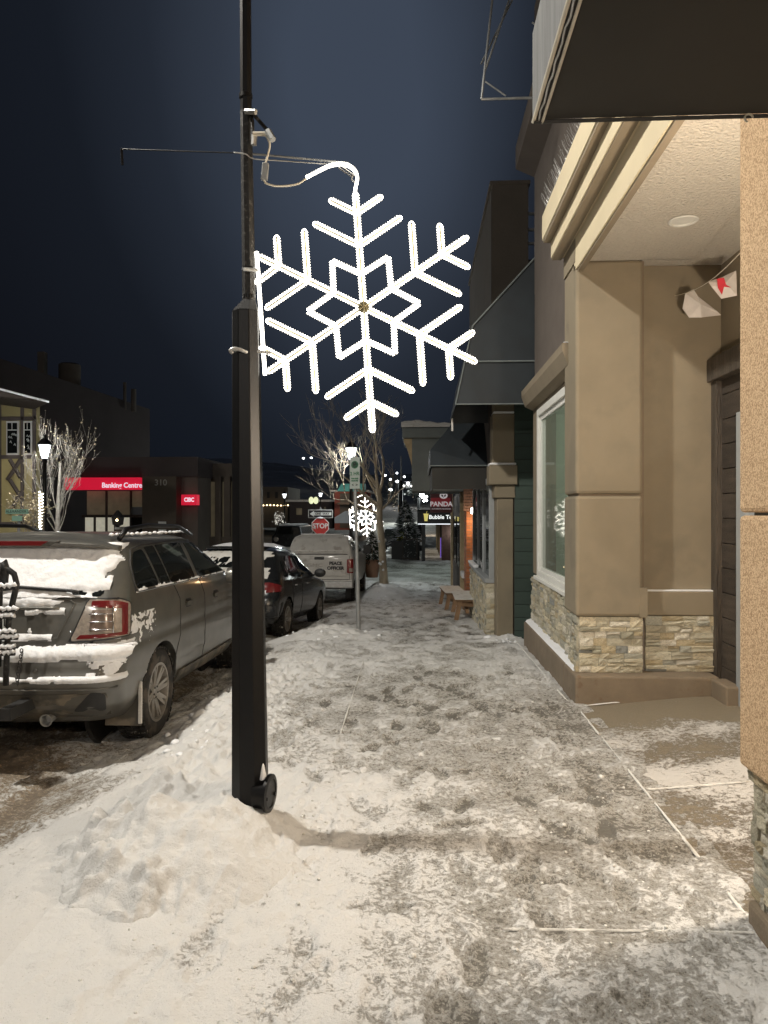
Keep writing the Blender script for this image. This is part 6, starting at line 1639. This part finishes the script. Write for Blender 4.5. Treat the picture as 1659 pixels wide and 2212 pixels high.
for px, py in ((424, 1066), (423, 1090)):
    l_ = thing('wall_lamp', ('upper' if py < 1080 else 'lower')+' small bright wall lamp on the bank corner right of the red box sign', 'lamp', (XB(px, YB+1.5), YB+1.5, ZB(py, YB+1.5)))
    MB().lathe([(0, -.06), (.09, 0), (.06, .06), (0, .08)], 10, (XB(px, YB+1.5), YB+1.5, ZB(py, YB+1.5))).build('bulb', M['lamp_glow_cool'], l_, smooth=True)
lamp('bank_corner_light', 'POINT', (XB(424, YB+1.2), YB+1.2, ZB(1072, YB+1.2)), 14, (.9, 1, .95), .1)
sm = thing('stone_gate_pier', 'stone gate pier topped by a little lit coach lamp before the bank windows', 'gate pier', tuple(Wp(254, 1200, 27)))
MB().box(XB(238, 27), XB(270, 27), 27, 27.6, ZB(1220, 27), ZB(1145, 27)).build('pier', M['bank_wall'], sm)
MB().box(XB(235, 27), XB(272, 27), 26.95, 27.65, ZB(1145, 27), ZB(1139, 27)).build('cap', M['sign_white'], sm, bevel=.03)
MB().lathe([(.06, 0), (.08, .05), (.20, .10), (.24, .38), (.10, .55), (.03, .62)], 6, tuple(Wp(254, 1139, 27))).build('lamp_housing', M['dark_plastic'], sm)
MB().lathe([(0, 0), (.06, .05), (0, .12)], 8, tuple(Wp(252, 1127, 26.7))).build('bulb', M['warm_bulb'], sm, smooth=True)

db = thing('theatre_block', 'tall windowless dark block behind the bank with vents and a tank on its roof', 'building', (-14, 42, -1))
def P3(px, py, ry): return Wp(px, py, ry)
def pitched(name, m, px0, py0, ry0, px1, py1, ry1, zbot, parent, depth=6):
    a = P3(px0, py0, ry0); b_ = P3(px1, py1, ry1); d = Vector((-(b_-a).y, (b_-a).x, 0)).normalized()*depth
    if d.y < 0: d = -d
    return MB().add([(a.x, a.y, zbot), (b_.x, b_.y, zbot), b_, a, (a.x+d.x, a.y+d.y, zbot), (b_.x+d.x, b_.y+d.y, zbot), b_+d, a+d],
                    [(0, 1, 2, 3), (1, 5, 6, 2), (5, 4, 7, 6), (4, 0, 3, 7), (3, 2, 6, 7)]).build(name, m, parent)
pitched('wall', M['dark_wall'], 323, 884, 48, -160, 720, 34, -1, db, 14)
pitched('cornice', M['dark_timber'], 324, 882, 47.9, -160, 716, 33.9, 8.4, db, .3) if False else None
MB().box(*[v for v in (P3(60, 800, 42).x, P3(75, 800, 42).x)], 42, 42.4, P3(60, 812, 42).z, P3(60, 751, 42).z).build('vent_stack', M['bank_wall'], db)
MB().lathe([(.62, -.2), (.62, 1.3), (.5, 1.38)], 20, tuple(P3(150, 836, 44))).build('roof_tank', M['bank_brown'], db, smooth=True)
MB().lathe([(.10, -.5), (.10, 1.2)], 10, tuple(P3(269, 868, 46))).build('vent_pipe', M['bank_wall'], db, smooth=True)
MB().lathe([(.16, -.5), (.16, .9)], 10, tuple(P3(288, 872, 46))).build('vent_pipe', M['bank_wall'], db, smooth=True)

th = thing('half_timbered_house', 'yellow half-timbered house with dark beams and deep snowy eaves at the left edge', 'building', (-15, 24, -1))
YT = 24.0
def tx_(px): return XB(px, YT)
def tz_(py): return ZB(py, YT)
def tb2(name, m, px0, px1, py0, py1, d=0, th_=.3, par=None): return MB().box(tx_(px0), tx_(px1), YT-d, YT-d+th_, tz_(py1), tz_(py0)).build(name, M[m], par or th)
tb2('wall', 'tudor_yellow', -240, 55, 860, 1220, 0, .3)
for (a, b_, c, d) in ((-240, 57, 895, 903), (23, 30, 862, 1130), (50, 57, 862, 1220), (-240, 57, 980, 988), (-240, 57, 1128, 1136), (-30, -22, 862, 1130)): tb2('beam', 'tudor_beam', a, b_, c, d, .05, .06)
for (a, b_, c, d) in ((0, 990, 24, 1030), (24, 990, -6, 1035), (0, 1035, 26, 1075), (24, 1060, 0, 1110)):
    p, q = Vector((tx_(a), YT-.07, tz_(b_))), Vector((tx_(c), YT-.07, tz_(d))); MB().tube([p, q], .07, 4).build('brace', M['tudor_beam'], th)
for (a, b_) in ((-8, 20), (31, 50)):
    f_ = tb2('window', 'white_frame', a, b_, 905, 980, .08, .06); tb2('pane', 'glass', a+3, b_-3, 909, 976, .09, .02, f_)
    m_ = (a+b_)/2
    MB().box(tx_(m_-.6), tx_(m_+.6), YT-.11, YT-.095, tz_(925), tz_(909)).box(tx_(a+3), tx_(b_-3), YT-.11, YT-.095, tz_(926), tz_(924)).build('muntin', M['white_frame'], f_)
    rr_ = random.Random(int(a)+50)
    for k in range(7): 
        u = rr_.uniform(a+5, b_-5); v = rr_.uniform(935, 970); MB().tube([(tx_(u), YT-.10, tz_(v)), (tx_(u+2), YT-.10, tz_(v-4)), (tx_(u+4), YT-.10, tz_(v+1))], .012, 4).build('window_decal', M['sign_white'], f_)
pitched('roof', M['dark_timber'], 105, 869, 23.0, -240, 780, 20.5, tz_(875), th, 6)
MB().tube([P3(105, 868, 22.98), P3(-240, 778, 20.45)], .035, 6).build('eave_snow', M['snow'], th)
ss = thing('street_name_sign', 'small pale green street name sign reading ALEXANDER S at the left edge', 'street sign', tuple(Wp(38, 1140, 17)))
MB().box(-.27, .27, -.02, 0, -.055, .055, Matrix.Translation(Wp(37, 1105, 17))).build('plate', mat('pale_green', (.25, .45, .36), .5, 0, .1, 5), ss)
text('lettering', 'ALEXANDER S', .085, Wp(37, 1105, 16.97), M['sign_black'], ss, ext=.001)
MB().box(-.12, .12, -.02, 0, -.07, .05, Matrix.Translation(Wp(37, 1119, 17))).build('lower_plate', bpy.data.materials['pale_green'], ss)
place_post(40, 1215, 1112, 17.05, .03, 'post', M['grey_steel'], ss)

# ================================================================== far side of the square and the hillside
def house(name, label, px0, px1, py0, py1, ry, m, dpt=6, cat='building', windows=(), wm='office_dim', roof=None):
    t = thing(name, label, cat, tuple(Wp((px0+px1)/2, py1, ry)))
    a = Wp(px0, py0, ry); b_ = Wp(px1, py1, ry)
    MB().box(a.x, b_.x, a.y, a.y+dpt, b_.z, a.z).build('wall', M[m], t)
    for (u0, u1, v0, v1) in windows:
        c = Wp(u0, v0, ry); d = Wp(u1, v1, ry); MB().box(c.x, d.x, a.y-.06, a.y-.01, d.z, c.z).build('window', M[wm], t)
    if roof:
        MB().box(a.x-.3, b_.x+.3, a.y-.5, a.y+dpt+.3, a.z, a.z+roof).build('roof_snow' , M['snow_dirty'], t)
    return t
house('dark_shop_row', 'long dim shop row with square windows behind the pole', 500, 622, 1052, 1140, 78, 'bank_wall', 8, windows=[(505+18*i, 511+18*i, 1063, 1076) for i in range(6)], wm='sign_black')
eb = thing('string_lights', 'horizontal string of warm bulbs along the eaves of the dim shop row', 'string lights', tuple(Wp(590, 1092, 77)))
sl_ = MB(); 
for i in range(17): sl_.bead(Wp(500+7.6*i, 1091.5+.5*math.sin(i), 77), .10)
sl_.build('bulbs', M['warm_bulb'], eb); MB().tube([Wp(498, 1090, 77), Wp(626, 1090, 77)], .03, 4).build('cable', M['dark_plastic'], eb)
house('low_dark_building', 'low dark flat-roofed building left of the red and teal shop', 625, 718, 1084, 1142, 74, 'dark_wall', 8, windows=[(640, 652, 1098, 1112), (700, 704, 1095, 1120)], wm='office_dim', roof=.2)
rh = house('red_shop', 'red-walled corner shop with a teal gable, seen between the signs and the truck', 722, 790, 1062, 1145, 72, 'red_wall', 8, windows=[(734, 788, 1066, 1140)], wm='bank_wall', roof=.15)
a, b_, c = Wp(731, 1062, 71.9), Wp(760, 1045, 71.9), Wp(760, 1062, 71.9)
MB().prism([a, Wp(740, 1046, 71.9), Wp(790, 1046, 71.9), Wp(790, 1062, 71.9)], (0, -1.5, 0), (0, 0, 0)).build('teal_awning', M['teal'], rh)
MB().prism([Wp(732, 1086, 71.5), Wp(790, 1086, 71.5), Wp(790, 1090, 71.5), Wp(732, 1090, 71.5)], (0, -1.5, 0), (0, .4, 0)).build('porch_roof', M['dark_timber'], rh)
sl2 = thing('snowbank', 'lit bank of snow rising toward the red shop', 'snow bank', tuple(Wp(735, 1120, 66)))
MB().prism([Wp(722, 1118, 66), Wp(745, 1104, 66), Wp(800, 1100, 66), Wp(800, 1130, 66), Wp(722, 1130, 66)], (0, 0, 0), (0, 3, 0)).build('snow', M['snow'], sl2)
lamp('red_shop_light', 'POINT', Wp(752, 1080, 68), 170, (1, .8, .6), .2)
# round light-studded tree
lt = thing('light_studded_tree', 'small round tree dotted with white fairy lights left of the one way sign', 'tree', tuple(Wp(602, 1160, 50)))
place_post(602, 1165, 1125, 50, .06, 'trunk', M['dark_timber'], lt)
cb = MB(); rng = random.Random(31); c0 = Wp(602, 1123, 50)
for k in range(60):
    v = Vector((rng.gauss(0, 1), rng.gauss(0, 1), rng.gauss(0, 1))).normalized()*rng.uniform(.2, .48); v.z *= 1.2; cb.bead(c0+v, .017)
stuff(cb.build('fairy_lights', M['fairy'], lt))
tw = MB(); branch(tw, c0-Vector((0, 0, .4)), Vector((0, 0, 1)), .4, .03, 4, rng, .9, .1, None, 3, (3, 3)); tw.build('twigs', M['twig'], lt)
# hillside shrubs, parked cars and lights
for i, (px, py, ry, s) in enumerate(((905, 1100, 66, 1.6), (860, 1092, 75, 1.4), (930, 1085, 80, 2.0), (880, 1120, 62, 1.1), (840, 1075, 90, 1.8), (892, 1062, 95, 2.2), (815, 1082, 85, 1.4), (945, 1105, 70, 1.6))):
    t = thing('hillside_tree', ('dark snowy evergreen number' if 0 else 'dark snow-dusted tree on the hillside ')+['just left of the bubble tea canopy', 'between the tall pole and the street tree', 'behind the hanging red sign', 'above the square planter', 'high on the slope right of the street tree', 'near the distant headlights', 'seen through the street tree twigs', 'behind the canopy roof'][i], 'tree', tuple(Wp(px, py+12, ry)), 0, 'trees on the hillside')
    mb, sn = MB(), MB(); spruce(mb, sn, Wp(px, py+12, ry), s*1.3, s*.8, random.Random(40+i), 160); stuff(mb.build('foliage', M['needles'], t)); stuff(sn.build('branch_snow', M['snow'], t))
    MB().tube([Wp(px, py+14, ry), Wp(px, py, ry)], .06, 5).build('trunk', M['bark'], t)
def farcar(label, px, py, ry, w_, light=False, m='paint_dark', dark=False):
    t = thing('distant_car', label, 'car', tuple(Wp(px, py, ry)), 0, 'small cars far away'); c = Wp(px, py, ry)
    pr = [(-.9, .25), (.9, .25), (.92, .8), (.75, .95), (.62, 1.4), (-.62, 1.4), (-.75, .95), (-.92, .8)]
    MB().prism([c+Vector((x, 0, z)) for x, z in pr], (0, 0, 0), (0, 4, 0)).build('body', M[m], t, bevel=.06)
    MB().prism([c+Vector((x, 0, z)) for x, z in ((-.62, .96), (.62, .96), (.54, 1.34), (-.54, 1.34))], (0, -.02, 0), (0, .0, 0)).build('windscreen', M['glass'], t)
    MB().box(-.6, .6, .5, 3.2, 1.40, 1.48, Matrix.Translation(c)).build('roof_snow', M['snow'], t, bevel=.03)
    for x in (-.65, .65):
        MB().lathe([(.30, 0), (.30, .2)], 12, c+Vector((x-.1, .8, .3)), Matrix.Rotation(R(90), 3, 'Y')).build('wheel', M['tyre'], t)
        MB().lathe([(.0, -.03), (.13, 0), (.0, .03)], 12, c+Vector((x, -.04, .68)), Matrix.Rotation(R(90), 3, 'X')).build('headlight', M['lamp_glow' if light else 'clear_lens'], t)
farcar('pair of bright headlights of a car far up the hill', 880, 1058, 130, 1, True)
lamp('headlight_glow', 'POINT', Wp(880, 1042, 127), 500, (1, 1, 1), .3)
farcar('snow-covered car parked left of the far path below the cluster lamp', 893, 1178, 56, 1)
farcar('small dark car beyond the cross street left of the tall pole', 852, 1190, 48, 1)
farcar('dark hatchback whose roof shows left above the white truck', 622, 1192, 40, 1)
for i, (px, py, ry) in enumerate(((843, 1036, 110), (857, 1022, 130), (873, 1030, 120), (843, 1058, 100), (858, 1040, 105), (832, 1027, 125), (672, 989, 170), (655, 990, 170))):
    t = thing('hill_lamp', 'tiny white hillside lamp, '+['left of the distant headlights', 'highest above the tall pole', 'above the distant headlights', 'lowest beside the tall pole', 'brightest beside the tall pole', 'left of the tall pole rod', 'right one of the faint pair on the far ridge', 'left one of the faint pair on the far ridge'][i], 'street lamp', tuple(Wp(px, py, ry)), 0, 'lamps on the hillside')
    MB().lathe([(0, -.2), (.2 if i in (1, 2, 5, 0) else .32, 0), (0, .2)], 8, Wp(px, py, ry)).build('bulb', M['lamp_glow_cool'], t, smooth=True)
    MB().tube([Wp(px, py, ry), Wp(px, py+14, ry)], .06, 5).build('post', M['dark_plastic'], t)
lamp('hillside_light', 'POINT', Wp(850, 1035, 98), 3000, (.92, 1, .95), .5)
lamp('square_light', 'POINT', Wp(640, 1060, 52), 700, (.92, 1, .97), .3)
lamp('side_street_light', 'SPOT', Wp(985, 900, 33), 500, (.82, 1, .90), .2, 120, .6, (0, 33, -1))
